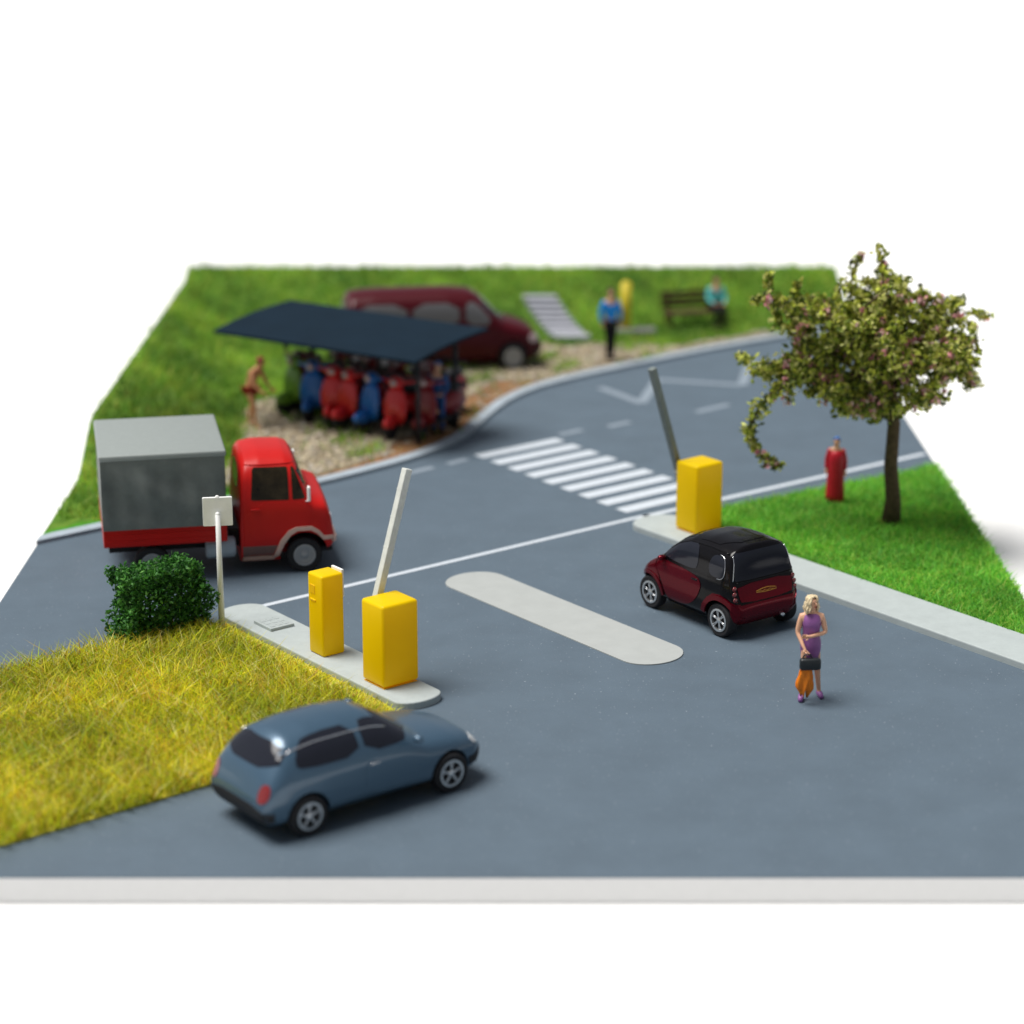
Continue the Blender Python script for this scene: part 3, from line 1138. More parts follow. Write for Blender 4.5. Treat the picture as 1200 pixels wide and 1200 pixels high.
    add_box(bm, .27 + X0, 0, 1.492, .12, 1.08, .022, bev=.010, rot=Matrix.Rotation(rad(-18), 3, 'Y'))
    for s in (-1, 1):
        wheel(t, xr, s * .665, .29, wr, .19, s, M['silver'], 6)
        wheel(t, xf, s * .655, .29, wr, .18, s, M['silver'], 6)
    bm.free()
    return t


small_car()


# --- dark blue car by the near edge
def blue_car():
    t = empty('blue_car', (*R(16.72, -25.05), 0), rad(38), 'dark blue hatchback parked beside the tall yellow grass', 'car')
    X0 = -1.85
    top = [(0, .52), (.03, .74), (.10, .90), (.34, 1.24), (.52, 1.35), (.9, 1.405), (1.4, 1.41), (1.85, 1.375), (2.1, 1.27), (2.62, .93), (3.1, .86), (3.45, .77), (3.62, .64), (3.70, .50)]
    bot = [(0, .42), (.05, .26), (.2, .19), (3.45, .19), (3.62, .26), (3.70, .42)]
    plan = [(0, .80), (.06, .90), (.3, .97), (.9, 1.0), (2.6, 1.0), (3.2, .95), (3.5, .86), (3.64, .74), (3.70, .62)]
    wz = [(.15, .72), (.3, .79), (.55, .80), (.8, .78), (.92, .75), (1.15, .67), (1.35, .58), (1.5, .52)]
    P = lambda L: [(x + X0, z) for x, z in L]
    me = car_body(P(top), P(bot), P(plan), wz, n=8, m=2.3, sig=.05)
    me, bvh = cut(me, [(.66 + X0, .29), (3.02 + X0, .29)], .34, .45)
    smooth_angle(me, 35)
    obj('body', me, M['car_blue'], t)
    gl = M['glass']
    both(bvh, chaikin(P([(2.50, .955), (1.62, .94), (1.62, 1.30), (1.86, 1.31), (2.08, 1.22)]), 1), 'side_window', gl, t)
    both(bvh, chaikin(P([(1.53, .94), (.62, .95), (.50, 1.02), (.66, 1.26), (.95, 1.31), (1.53, 1.31)]), 1), 'side_window', gl, t)
    obj('windscreen', panel(bvh, chaikin([(-.66, .97), (-.52, 1.30), (.52, 1.30), (.66, .97)], 1), '+x', off=.006, step=.05), gl, t)
    obj('rear_window', panel(bvh, chaikin([(-.64, .97), (-.50, 1.27), (.50, 1.27), (.64, .97)], 1), '-x', off=.006, step=.05), gl, t)
    for dr in both(bvh, chaikin(P([(2.55, .90), (1.58, .90), (1.56, .34), (2.46, .34)]), 1), 'door', M['car_blue'], t, off=.007, step=.06):
        s = 1 if dr.data.vertices[0].co.y > 0 else -1
        bm = bmesh.new()
        add_box(bm, 1.72 + X0, s * .81, .79, .16, .03, .03, bev=.01)
        obj('handle', bm_mesh(bm, 'handle'), M['chrome'], dr, True)
        bm = bmesh.new()
        ball(bm, (2.40 + X0, s * .85, .99), .07, .10, .06, 2)
        obj('mirror', bm_mesh(bm, 'mirror'), M['car_blue'], dr, True)
    obj('front_bumper', panel(bvh, chaikin([(-.70, .26), (-.72, .48), (.72, .48), (.70, .26)], 1), '+x', off=.014, step=.06), M['black_matt'], t)
    obj('rear_bumper', panel(bvh, chaikin([(-.72, .26), (-.74, .50), (.74, .50), (.72, .26)], 1), '-x', off=.014, step=.06), M['black_matt'], t)
    for s in (-1, 1):
        obj('headlight', panel(bvh, chaikin([(s * .38, .56), (s * .66, .56), (s * .64, .68), (s * .40, .68)], 2), '+x', off=.008, step=.03), M['lamp_clear'], t)
        obj('tail_lamp', panel(bvh, chaikin([(s * .50, .58), (s * .70, .58), (s * .68, .82), (s * .52, .82)], 2), '-x', off=.008, step=.03), M['tail_red'], t)
        # pale gutters along the roof edges
        ln = []
        for x in np.linspace(.44, 2.05, 22):
            h = bvh.ray_cast(Vector((x + X0, s * .55, 8)), Vector((0, 0, -1)))
            if h[0] is not None: ln.append(h[0] + Vector((0, 0, .006)))
        bm = bmesh.new()
        tube(bm, ln, .012, 8)
        obj('roof_rail', bm_mesh(bm, 'roof_rail'), M['chrome'], t, True)
        wheel(t, .66 + X0, s * .70, .29, .29, .19, s, M['silver'], 5)
        wheel(t, 3.02 + X0, s * .70, .29, .29, .19, s, M['silver'], 5)


blue_car()


# --- dark red van at the back
def van():
    hd = rad(9)
    fx, fy = .02, 55.55       # near front wheel on the ground
    L, xw = 4.9, 4.15
    # place so that local (xw-L/2, -0.84) is the near front wheel
    lx, ly = xw - L / 2, -.84
    cx = fx - (lx * math.cos(hd) - ly * math.sin(hd))
    cy = fy - (lx * math.sin(hd) + ly * math.cos(hd))
    t = empty('van', (cx, cy, .06), hd, 'dark red van parked on the gravel behind the shelter', 'van')
    X0 = -L / 2
    P = lambda Q: [(x + X0, z) for x, z in Q]
    top = [(0, .6), (.03, 1.0), (.12, 1.72), (.26, 1.90), (.8, 1.945), (2.6, 1.95), (3.15, 1.90), (3.38, 1.78), (3.95, 1.22), (4.45, 1.06), (4.72, .92), (4.86, .70), (4.9, .55)]
    bot = [(0, .45), (.05, .28), (.3, .22), (4.6, .22), (4.82, .30), (4.9, .45)]
    plan = [(0, .90), (.06, .95), (.25, .99), (.8, 1.0), (3.6, 1.0), (4.3, .96), (4.65, .88), (4.82, .76), (4.9, .62)]
    wz = [(.15, .82), (.35, .90), (.7, .92), (1.05, .90), (1.5, .83), (1.8, .78), (2.0, .72)]
    me = car_body(P(top), P(bot), P(plan), wz, n=10, m=2.4, sig=.05)
    me, bvh = cut(me, [(.95 + X0, .33), (xw + X0, .33)], .40, .5)
    smooth_angle(me, 35)
    obj('body', me, M['van_red'], t)
    g = M['van_glass']
    both(bvh, chaikin(P([(3.72, 1.14), (3.0, 1.14), (3.0, 1.68), (3.28, 1.68)]), 1), 'side_window', g, t)
    both(bvh, chaikin(P([(2.85, 1.14), (1.72, 1.14), (1.72, 1.68), (2.85, 1.68)]), 1), 'side_window', g, t)
    both(bvh, chaikin(P([(1.58, 1.14), (.35, 1.14), (.35, 1.68), (1.58, 1.68)]), 1), 'side_window', g, t)
    obj('windscreen', panel(bvh, chaikin([(-.74, 1.20), (-.64, 1.74), (.64, 1.74), (.74, 1.20)], 1), '+x', off=.008, step=.06), M['glass'], t)
    obj('rear_window', panel(bvh, chaikin([(-.66, 1.14), (-.62, 1.66), (.62, 1.66), (.66, 1.14)], 1), '-x', off=.008, step=.06), g, t)
    both(bvh, chaikin(P([(3.78, 1.08), (2.95, 1.08), (2.95, .36), (3.62, .36)]), 1), 'door', M['van_red'], t, off=.008, step=.06)
    both(bvh, P([(.03, .28), (.03, .42), (.5, .42), (.5, .28)]), 'rear_bumper', M['black_matt'], t, off=.02, step=.05)
    obj('front_bumper', panel(bvh, chaikin([(-.76, .27), (-.78, .50), (.78, .50), (.76, .27)], 1), '+x', off=.02, step=.06), M['black_matt'], t)
    for s in (-1, 1):
        obj('headlight', panel(bvh, chaikin([(s * .48, .68), (s * .78, .68), (s * .78, .86), (s * .48, .86)], 2), '+x', off=.014, step=.04), M['lamp'], t)
        sd = '+y' if s > 0 else '-y'
        obj('indicator', panel(bvh, chaikin(P([(4.55, .66), (4.80, .66), (4.74, .86), (4.55, .86)]), 2), sd, off=.014, step=.04), M['lamp'], t)
        wheel(t, .95 + X0, s * .80, .33, .33, .22, s, M['rim_grey'], 0)
        wheel(t, xw + X0, s * .80, .33, .33, .22, s, M['rim_grey'], 0)


van()


# --- little red truck with grey tarpaulin
def truck():
    hd = rad(11.5)
    t = empty('pickup_truck', (-3.73, 39.97, 0), hd, 'red light truck with grey tarpaulin covering its load bed', 'truck')
    # local: x forward, y to the far side; near wheel face at y=0; axle x=0. The cab is built centred, then shifted
    YC = 1.17
    cab = bpy.data.objects.new('cab', None)
    COL.objects.link(cab)
    cab.parent = t
    cab.location = (0, YC, 0)
    top = [(-1.13, .60), (-1.125, 1.7), (-1.09, 1.98), (-1.0, 2.10), (-.75, 2.145), (-.28, 2.13), (-.13, 2.07), (-.05, 1.93), (.10, 1.54), (.16, 1.43), (.40, 1.33), (.485, 1.18), (.535, .85), (.55, .58)]
    bot = [(-1.13, .20), (-.5, .20), (.30, .26), (.52, .40), (.55, .52)]
    plan = [(-1.13, .96), (-1.08, .99), (-.9, 1.0), (.05, 1.0), (.30, 1.0), (.42, .985), (.51, .945), (.55, .88)]
    wz = [(.1, 1.12), (.3, 1.16), (.7, 1.17), (1.2, 1.15), (1.38, 1.12), (1.75, 1.02), (2.05, .92), (2.2, .86)]
    me = car_body(top, bot, plan, wz, n=15, m=2.6, sig=.022)
    me, bvh = cut(me, [(0.0, .33)], .43, .55)
    smooth_angle(me, 35)
    obj('cab_body', me, M['truck_red'], cab)
    gl = M['glass_amber']
    both(bvh, [(-.93, 1.40), (-.90, 1.38), (-.27, 1.36), (-.25, 1.38), (-.25, 1.90), (-.27, 1.92), (-.84, 1.93), (-.88, 1.90)], 'side_window', gl, cab, off=.004)
    both(bvh, [(-.19, 1.38), (-.17, 1.36), (.02, 1.37), (.035, 1.40), (-.06, 1.68), (-.13, 1.88), (-.17, 1.92), (-.19, 1.90)], 'vent_window', gl, cab, off=.004)
    obj('windscreen', panel(bvh, chaikin([(-1.0, 1.50), (-.88, 1.95), (.88, 1.95), (1.0, 1.50)], 1), '+x', off=.008, step=.05), M['glass'], cab)
    obj('rear_window', panel(bvh, chaikin([(-.55, 1.42), (-.52, 1.86), (.52, 1.86), (.55, 1.42)], 1), '-x', off=.008, step=.05), gl, cab)
    for d in both(bvh, chaikin([(-.98, .62), (-.98, 1.34), (.12, 1.32), (.16, 1.0), (-.02, .82), (-.36, .74), (-.52, .62)], 1), 'door', M['truck_red'], cab, off=.009, step=.05):
        s = 1 if d.data.vertices[0].co.y > 0 else -1
        bm = bmesh.new()
        add_box(bm, -.86, s * 1.172, 1.22, .16, .03, .03, bev=.01)
        obj('handle', bm_mesh(bm, 'handle'), M['truck_red'], d, True)
        bm = bmesh.new()
        tube(bm, [(.06, s * 1.12, 1.32), (.09, s * 1.26, 1.36), (.09, s * 1.27, 1.46)], .014, 6)
        add_box(bm, .09, s * 1.27, 1.50, .05, .14, .27, bev=.02)
        obj('mirror', bm_mesh(bm, 'mirror'), M['sign_white'], d)
    # rain gutter
    for s in (-1, 1):
        ln = []
        for x in np.linspace(-1.0, -.12, 12):
            h = bvh.ray_cast(Vector((x, 5 * s, 1.965)), Vector((0, -s, 0)))
            ln.append(h[0] + Vector((0, s * .006, 0)))
        bm = bmesh.new()
        tube(bm, ln, .014, 6)
        obj('gutter', bm_mesh(bm, 'gutter'), M['truck_red'], cab, True)
    # beige wheel arch with sill, brownish strip painting a reflection low on the door, bumper
    a0 = [(-1.10, .24), (-.54, .24), (-.47, .33), (-.36, .56), (-.24, .72), (-.12, .79), (.12, .79), (.24, .72), (.34, .60), (.51, .60)]
    a1 = [(.51, .66), (.36, .67), (.27, .78), (.14, .86), (-.14, .86), (-.28, .80), (-.43, .62), (-.56, .31), (-1.10, .31)]
    both(bvh, a0 + a1, 'wheel_arch', M['trim_beige'], cab, off=.035, step=.03, skirt=.03)
    both(bvh, [(-1.10, .32), (-.575, .32), (-.47, .54), (-1.10, .54)], 'reflection_strip', M['sill_reflection'], cab, off=.008, step=.05)
    obj('front_bumper', panel(bvh, chaikin([(-1.10, .50), (-1.10, .66), (1.10, .66), (1.10, .50)], 1), '+x', off=.05, step=.05, skirt=.06), M['trim_beige'], cab)
    bm = bmesh.new()
    add_box(bm, .42, 0, .36, .22, 1.9, .10, bev=.02)
    obj('underframe', bm_mesh(bm, 'underframe'), M['black_matt'], cab)
    for s in (-1, 1):
        obj('headlight', panel(bvh, chaikin([(s * .68, .80), (s * .96, .80), (s * .96, 1.02), (s * .68, 1.02)], 2), '+x', off=.012, step=.03), M['lamp_clear'], cab)
    obj('grille', panel(bvh, chaikin([(-.5, .76), (-.5, .98), (.5, .98), (.5, .76)], 1), '+x', off=.01, step=.05), M['black_matt'], cab)
    # chassis, bed, tarp
    BXR, BXF = -3.55, -1.38
    bl = BXF - BXR
    bc = (BXF + BXR) / 2
    bm = bmesh.new()
    for y in (.62, 1.72): add_box(bm, -1.5, y, .48, 3.9, .12, .16, bev=.01)
    add_box(bm, -1.22, 1.17, .62, .22, 1.5, .3, bev=.03)
    obj('chassis', bm_mesh(bm, 'chassis'), M['black_matt'], t)
    bm = bmesh.new()
    add_box(bm, bc, YC, .72, bl, 2.46, .06, bev=.01)
    for y in (-.045, 2.385): add_box(bm, bc, y, .92, bl, .05, .40, bev=.01)
    for x in (BXR + .025, BXF - .025): add_box(bm, x, YC, .92, .05, 2.37, .40, bev=.01)
    for k in range(3):
        add_box(bm, bc, -.073, .80 + .115 * k, bl - .06, .012, .02)
    obj('load_bed', bm_mesh(bm, 'load_bed'), M['truck_red'], t)
    # tarpaulin: gently sagging sides with folds
    nx, nz = 60, 26
    v, f = [], []
    for side, yy, sg in ((0, -.125, -1), (1, 2.465, 1)):
        for i in range(nx):
            for j in range(nz):
                u, w_ = i / (nx - 1), j / (nz - 1)
                fold = .022 * math.sin(u * 15 + w_ * 4) * math.sin(w_ * PI) + .028 * math.sin((u + w_) * 8) * math.sin(w_ * PI) * math.sin(u * PI)
                v.append((BXR + u * bl, yy + sg * (fold * 1.7 + .016 * math.sin(u * 34 + w_ * 3) * math.sin(w_ * PI) ** .5), 1.02 + w_ * 1.26))
    for s in range(2):
        k = s * nx * nz
        for i in range(nx - 1):
            for j in range(nz - 1): f.append((k + i * nz + j, k + (i + 1) * nz + j, k + (i + 1) * nz + j + 1, k + i * nz + j + 1))
    k = len(v)
    for x in (BXR, BXF):
        v += [(x, -.115, 1.02), (x, 2.455, 1.02), (x, 2.455, 2.28), (x, -.115, 2.28)]
    f += [(k, k + 1, k + 2, k + 3), (k + 4, k + 5, k + 6, k + 7)]
    me = pymesh('tarp', v, f)
    for p in me.polygons[:-2]: p.use_smooth = True
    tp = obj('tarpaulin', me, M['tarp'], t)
    bm = bmesh.new()
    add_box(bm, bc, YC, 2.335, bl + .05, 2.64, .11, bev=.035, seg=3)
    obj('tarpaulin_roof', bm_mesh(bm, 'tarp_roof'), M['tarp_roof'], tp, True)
    # grey tank between cab and bed
    bm = bmesh.new()
    tube(bm, [(-1.75, .22, .50), (-1.72, .22, .50), (-1.25, .22, .50), (-1.22, .22, .50)], [.15, .19, .19, .15], 20)
    obj('fuel_tank', bm_mesh(bm, 'fuel_tank'), M['kerb'], t, True)
    for y, s in ((.12, -1), (2.22, 1)):
        wheel(t, 0, y, .32, .32, .22, s, M['rim_grey'], 0, steer=0.0, rim_r=.62)
        wheel(t, -2.72, y, .32, .32, .22, s, M['rim_grey'], 0, rim_r=.62)


truck()


# ------------------------------------------------------------------ people
def skin_mesh(name, joints, edges, radii, root=0, sub=2):
    keys = list(joints)
    ix = {k: i for i, k in enumerate(keys)}
    me = bpy.data.meshes.new(name)
    me.from_pydata([tuple(joints[k]) for k in keys], [(ix[a], ix[b]) for a, b in edges], [])
    me.update()
    o = bpy.data.objects.new(name, me)
    COL.objects.link(o)
    o.modifiers.new('skin', 'SKIN')
    if not me.skin_vertices:
        raise RuntimeError('no skin layer')
    d = me.skin_vertices[0].data
    for k in keys:
        r = radii[k]
        d[ix[k]].radius = r if isinstance(r, tuple) else (r, r)
        d[ix[k]].use_root = (ix[k] == root)
    s = o.modifiers.new('sub', 'SUBSURF')
    s.levels = sub
    s.render_levels = sub
    dg = bpy.context.evaluated_depsgraph_get()
    dg.update()
    out = bpy.data.meshes.new_from_object(o.evaluated_get(dg))
    bpy.data.objects.remove(o)
    bpy.data.meshes.remove(me)
    out.name = name
    for p in out.polygons: p.use_smooth = True
    return out


BASEJ = dict(pelvis=(0, 0, .96), spine=(0, 0, 1.14), chest=(0, 0, 1.34), neck=(0, .01, 1.48), chin=(0, 0, 1.56), skull=(0, 0, 1.66), crown=(0, .005, 1.71),
             shl=(-.17, 0, 1.40), ell=(-.23, .02, 1.13), wrl=(-.24, -.04, .89), pml=(-.24, -.06, .81),
             shr=(.17, 0, 1.40), elr=(.23, .02, 1.13), wrr=(.24, -.04, .89), pmr=(.24, -.06, .81),
             hpl=(-.09, 0, .90), knl=(-.10, -.01, .50), anl=(-.10, .02, .09), tol=(-.11, -.13, .035),
             hpr=(.09, 0, .90), knr=(.10, -.01, .50), anr=(.10, .02, .09), tor=(.11, -.13, .035))
BASER = dict(pelvis=(.15, .11), spine=(.125, .10), chest=(.15, .11), neck=(.052, .052), chin=(.066, .072), skull=(.082, .095), crown=(.05, .06),
             shl=.062, ell=.042, wrl=.028, pml=(.036, .022), shr=.062, elr=.042, wrr=.028, pmr=(.036, .022),
             hpl=.085, knl=.056, anl=.036, tol=(.034, .028), hpr=.085, knr=.056, anr=.036, tor=(.034, .028))
BASEE = [('pelvis', 'spine'), ('spine', 'chest'), ('chest', 'neck'), ('neck', 'chin'), ('chin', 'skull'), ('skull', 'crown'),
         ('chest', 'shl'), ('shl', 'ell'), ('ell', 'wrl'), ('wrl', 'pml'), ('chest', 'shr'), ('shr', 'elr'), ('elr', 'wrr'), ('wrr', 'pmr'),
         ('pelvis', 'hpl'), ('hpl', 'knl'), ('knl', 'anl'), ('anl', 'tol'), ('pelvis', 'hpr'), ('hpr', 'knr'), ('knr', 'anr'), ('anr', 'tor')]


def hand_fingers(bm, wrist, palm, curl, thumb_side, s=1.0):
    """four unequal fingers and a thumb that continue the palm"""
    w, p = Vector(wrist), Vector(palm)
    d = (p - w).normalized()
    c = Vector(curl).normalized()
    c = (c - d * c.dot(d)).normalized()
    sd = Vector(thumb_side).normalized()
    sd = (sd - d * sd.dot(d) - c * sd.dot(c)).normalized()
    for i, (off, ln) in enumerate(((.027, .070), (.009, .080), (-.009, .074), (-.026, .058))):
        b = p + sd * off * s
        k1 = b + d * ln * .45 * s + c * .008 * s
        k2 = k1 + (d * .75 + c * .65).normalized() * ln * .33 * s
        k3 = k2 + (d * .35 + c * .95).normalized() * ln * .25 * s
        tube(bm, [b - d * .02 * s, k1, k2, k3], [.0105 * s, .0100 * s, .0090 * s, .0065 * s], 8)
    b = p - d * .045 * s + sd * .024 * s
    k1 = b + (sd * .8 + d * .6 + c * .2).normalized() * .038 * s
    k2 = k1 + (d * .9 + c * .3 + sd * .2).normalized() * .032 * s
    tube(bm, [b - sd * .01, k1, k2], [.0125 * s, .0115 * s, .0080 * s], 8)


def merge_into(me, bm):
    b2 = bmesh.new()
    b2.from_mesh(me)
    tmp = bpy.data.meshes.new('t')
    bmesh.ops.recalc_face_normals(bm, faces=bm.faces[:])
    bm.to_mesh(tmp)
    bm.free()
    b2.from_mesh(tmp)
    b2.to_mesh(me)
    b2.free()
    bpy.data.meshes.remove(tmp)
    for p in me.polygons: p.use_smooth = True


def person(loc, rz, label, pose=None, height=1.75, skin='skin', hair='hair_brown', hair_shape='short', top=None, sleeves=2, legs=None, leg_to=2, shoes='black_cloth', face=0.0, group=None,
           hat=None, lean=None, skirt=None):
    J = {k: Vector(v) for k, v in BASEJ.items()}
    if pose:
        for k, v in pose.items(): J[k] = Vector(v)
    sc = height / 1.75
    for k in J: J[k] = J[k] * sc
    Rr = {k: (tuple(q * sc for q in r) if isinstance(r, tuple) else r * sc) for k, r in BASER.items()}
    t = empty('person', loc, rz, label, 'person', group)
    me = skin_mesh('body', J, BASEE, Rr)
    bm = bmesh.new()
    for sd, sgn in (('l', -1), ('r', 1)):
        hand_fingers(bm, J['wr' + sd], J['pm' + sd], (-sgn * .6, -.6, 0.15), (0, -1, .1), sc)
    # face direction turned about the neck
    F = Matrix.Rotation(face, 3, 'Z')
    hc = (J['chin'] + J['skull']) / 2
    ax = (J['crown'] - J['chin']).normalized()
    fd = F @ Vector((0, -1, 0))
    fd = (fd - ax * fd.dot(ax)).normalized()
    sd_ = ax.cross(fd).normalized()
    tip = hc + fd * .100 * sc
    tube(bm, [hc + fd * .080 * sc + ax * .030 * sc, tip - ax * .002 * sc, hc + fd * .078 * sc - ax * .014 * sc], [.008 * sc, .0135 * sc, .007 * sc], 8)
    for s in (-1, 1):
        ball(bm, hc + sd_ * s * .080 * sc + ax * .008 * sc - fd * .005 * sc, .012 * sc, .018 * sc, .028 * sc, 1)
    merge_into(me, bm)
    obj('body', me, M[skin], t)
    bm = bmesh.new()
    for s in (-1, 1): ball(bm, hc + fd * .081 * sc + sd_ * s * .030 * sc + ax * .026 * sc, .0095 * sc, .0095 * sc, .007 * sc, 1)
    obj('eyes', bm_mesh(bm, 'eyes'), M['eye'], t, True)
    bm = bmesh.new()
    ball(bm, hc + fd * .080 * sc - ax * .040 * sc, .022 * sc, .012 * sc, .008 * sc, 1)
    obj('mouth', bm_mesh(bm, 'mouth'), M['lip'], t, True)
    # hair
    bm = bmesh.new()
    back = -fd
    hcc = hc + ax * .045 * sc
    if hair_shape == 'short':
        vs = ball(bm, hcc + back * .018 * sc + ax * .01 * sc, .092 * sc, .104 * sc, .092 * sc, 3, jit=.03)
        # leave the face free
        for v in vs:
            rel = v.co - hcc
            if rel.dot(fd) > .035 * sc and rel.dot(ax) < .045 * sc: v.co += back * (.06 * sc)
    else:
        vs = ball(bm, hcc + back * .020 * sc + ax * .008 * sc, .096 * sc, .108 * sc, .092 * sc, 3, jit=.04)
        for v in vs:
            rel = v.co - hcc
            if rel.dot(fd) > .02 * sc and rel.dot(ax) < .058 * sc: v.co += back * (.085 * sc)
        for i in range(26):
            an = -PI * .68 + 2 * PI * .68 * i / 25
            dr = (back * math.cos(an) + sd_ * math.sin(an))
            r0 = random.uniform(.082, .100) * sc
            r1 = random.uniform(.088, .125) * sc
            pts = []
            ph = random.uniform(0, 6)
            ll = random.uniform(.19, .27) * sc
            for k in range(9):
                u = k / 8
                rr = (.055 * sc * (1 - u) ** 2 + (r0 + (r1 - r0) * u) * (1 - (1 - u) ** 3))
                rr += .012 * sc * math.sin(u * 11 + ph)
                pts.append(hcc + ax * (.085 * sc - u * (ll + .05 * sc)) + dr * max(rr, .05 * sc) + sd_ * .010 * sc * math.cos(u * 12 + ph) - fd * .01 * sc)
            tube(bm, pts, [.016 * sc] + [.021 * sc] * 6 + [.017 * sc, .008 * sc], 7)
    if hat is None: obj('hair', bm_mesh(bm, 'hair'), M[hair], t, True)
    else:
        obj('cap', bm_mesh(bm, 'cap'), M[hat], t, True)
    gr = .016 * sc

    def grow(keys, extra=gr, over=None):
        r = {}
        for k in keys:
            q = Rr[k]
            r[k] = tuple(x + extra for x in q) if isinstance(q, tuple) else q + extra
        if over: r.update(over)
        return r
    if top:
        keys = ['spine', 'pelvis', 'chest', 'shl', 'shr']
        ed = [('spine', 'pelvis'), ('spine', 'chest'), ('chest', 'shl'), ('chest', 'shr')]
        if sleeves >= 1:
            keys += ['ell', 'elr']
            ed += [('shl', 'ell'), ('shr', 'elr')]
        if sleeves >= 2:
            keys += ['wrl', 'wrr']
            ed += [('ell', 'wrl'), ('elr', 'wrr')]
        obj('jacket' if sleeves == 2 else 'shirt', skin_mesh('top', {k: J[k] for k in keys}, ed, grow(keys)), M[top], t)
    if legs:
        keys = ['pelvis', 'hpl', 'hpr']
        ed = [('pelvis', 'hpl'), ('pelvis', 'hpr')]
        JJ = dict(J)
        if leg_to >= 2:
            keys += ['knl', 'knr', 'anl', 'anr']
            ed += [('hpl', 'knl'), ('hpr', 'knr'), ('knl', 'anl'), ('knr', 'anr')]
        else:
            for s in 'lr':
                JJ['kn' + s] = J['hp' + s].lerp(J['kn' + s], .35)
            keys += ['knl', 'knr']
            ed += [('hpl', 'knl'), ('hpr', 'knr')]
        ov = {}
        if leg_to < 2:
            for s in 'lr': ov['kn' + s] = .088 * sc
        obj('trousers' if leg_to == 2 else 'shorts', skin_mesh('legs', {k: JJ[k] for k in keys}, ed, grow(keys, .014 * sc, ov)), M[legs], t)
    if shoes:
        for s in 'lr':
            bm = bmesh.new()
            a, b = J['an' + s], J['to' + s]
            tube(bm, [a + Vector((0, .035 * sc, -.03 * sc)), (a + b) / 2 + Vector((0, 0, -.005)), b + Vector((0, -.02 * sc, 0))], [.046 * sc, .050 * sc, .036 * sc], 12)
            obj('shoe', bm_mesh(bm, 'shoe'), M[shoes], t, True)
    return t, J, sc


# woman in the violet dress (local: -y faces the viewer)
WL = (4.60, 33.80, 0)
pose = dict(pelvis=(0, 0, .97), hpl=(-.085, -.01, .92), hpr=(.085, .01, .92),
            knl=(-.10, -.08, .52), anl=(-.13, -.12, .10), tol=(-.17, -.25, .035),
            knr=(.115, -.04, .52), anr=(.165, .02, .10), tor=(.195, -.10, .035),
            shl=(-.165, 0, 1.40), ell=(-.225, -.02, 1.13), wrl=(-.135, -.20, .93), pml=(-.10, -.235, .865),
            shr=(.165, 0, 1.40), elr=(.235, -.03, 1.13), wrr=(-.03, -.19, 1.115), pmr=(-.11, -.19, 1.115))
tw, J, sc = person(WL, rad(0), 'blond woman in a sleeveless violet dress standing on the asphalt with arms crossed', pose, 1.66, 'skin', 'hair_blond', 'long',
                   None, 0, None, 2, 'shoe_violet', face=rad(38))
bm = bmesh.new()
q = sc
rings = [(.005, 0, .70, .150, .120), (0, 0, .76, .158, .125), (0, 0, .88, .170, .134), (0, 0, .97, .168, .132), (0, 0, 1.06, .146, .118), (0, 0, 1.14, .134, .112),
         (0, -.012, 1.24, .148, .130), (0, -.016, 1.31, .158, .136), (0, -.004, 1.38, .160, .112), (0, 0, 1.43, .150, .085), (0, 0, 1.455, .105, .07)]
loft(bm, [(a * q, b * q, z * q, rx * q, ry * q) for a, b, z, rx, ry in rings], 28)
me = bm_mesh(bm, 'dress')
obj('dress', me, M['violet'], tw, True)

hb = empty('handbag', (WL[0] - .035, WL[1] - .30, 0), rad(4), 'black handbag held in the hand of the woman in violet', 'handbag')
bm = bmesh.new()
add_box(bm, 0, 0, .655, .33, .12, .19, bev=.045, seg=4)
obj('bag_body', bm_mesh(bm, 'bag_body'), M['bag'], hb, True)
bm = bmesh.new()
tube(bm, [(-.12, 0, .75), (-.10, 0, .80), (-.05, 0, .825), (.0, 0, .80), (.03, 0, .75)], .011, 8)
obj('handle', bm_mesh(bm, 'handle'), M['bag'], hb, True)
# orange jacket slung below the bag
bm = bmesh.new()
n1, n2 = 40, 26
grid = []
for i in range(n1):
    u = i / n1
    col = []
    for j in range(n2):
        w_ = j / (n2 - 1)
        z = .57 - w_ * (.37 + .07 * math.sin(u * 2 * PI * 3 + 1.0) + .04 * math.sin(u * 2 * PI * 7))
        env = .070 + .045 * math.sin(w_ * PI * .8) - .035 * max(0, w_ - .75) * 4
        fold = 1 + .26 * math.sin(u * 2 * PI * 5 + w_ * 2.2) + .12 * math.sin(u * 2 * PI * 9 - w_ * 5)
        col.append(bm.verts.new((env * fold * math.cos(2 * PI * u) - .03 * w_, .45 * env * fold * math.sin(2 * PI * u), z)))
    grid.append(col)
for i in range(n1):
    for j in range(n2 - 1):
        bm.faces.new((grid[i][j], grid[(i + 1) % n1][j], grid[(i + 1) % n1][j + 1], grid[i][j + 1]))
bm.faces.new([grid[i][0] for i in range(n1)])
bm.faces.new([grid[i][-1] for i in range(n1)][::-1])
o = obj('jacket', bm_mesh(bm, 'jacket'), M['orange'], None, True)
o.location = (WL[0] - .095, WL[1] - .30, 0)
setp(o, 'crumpled orange jacket hanging below the black handbag', 'jacket')

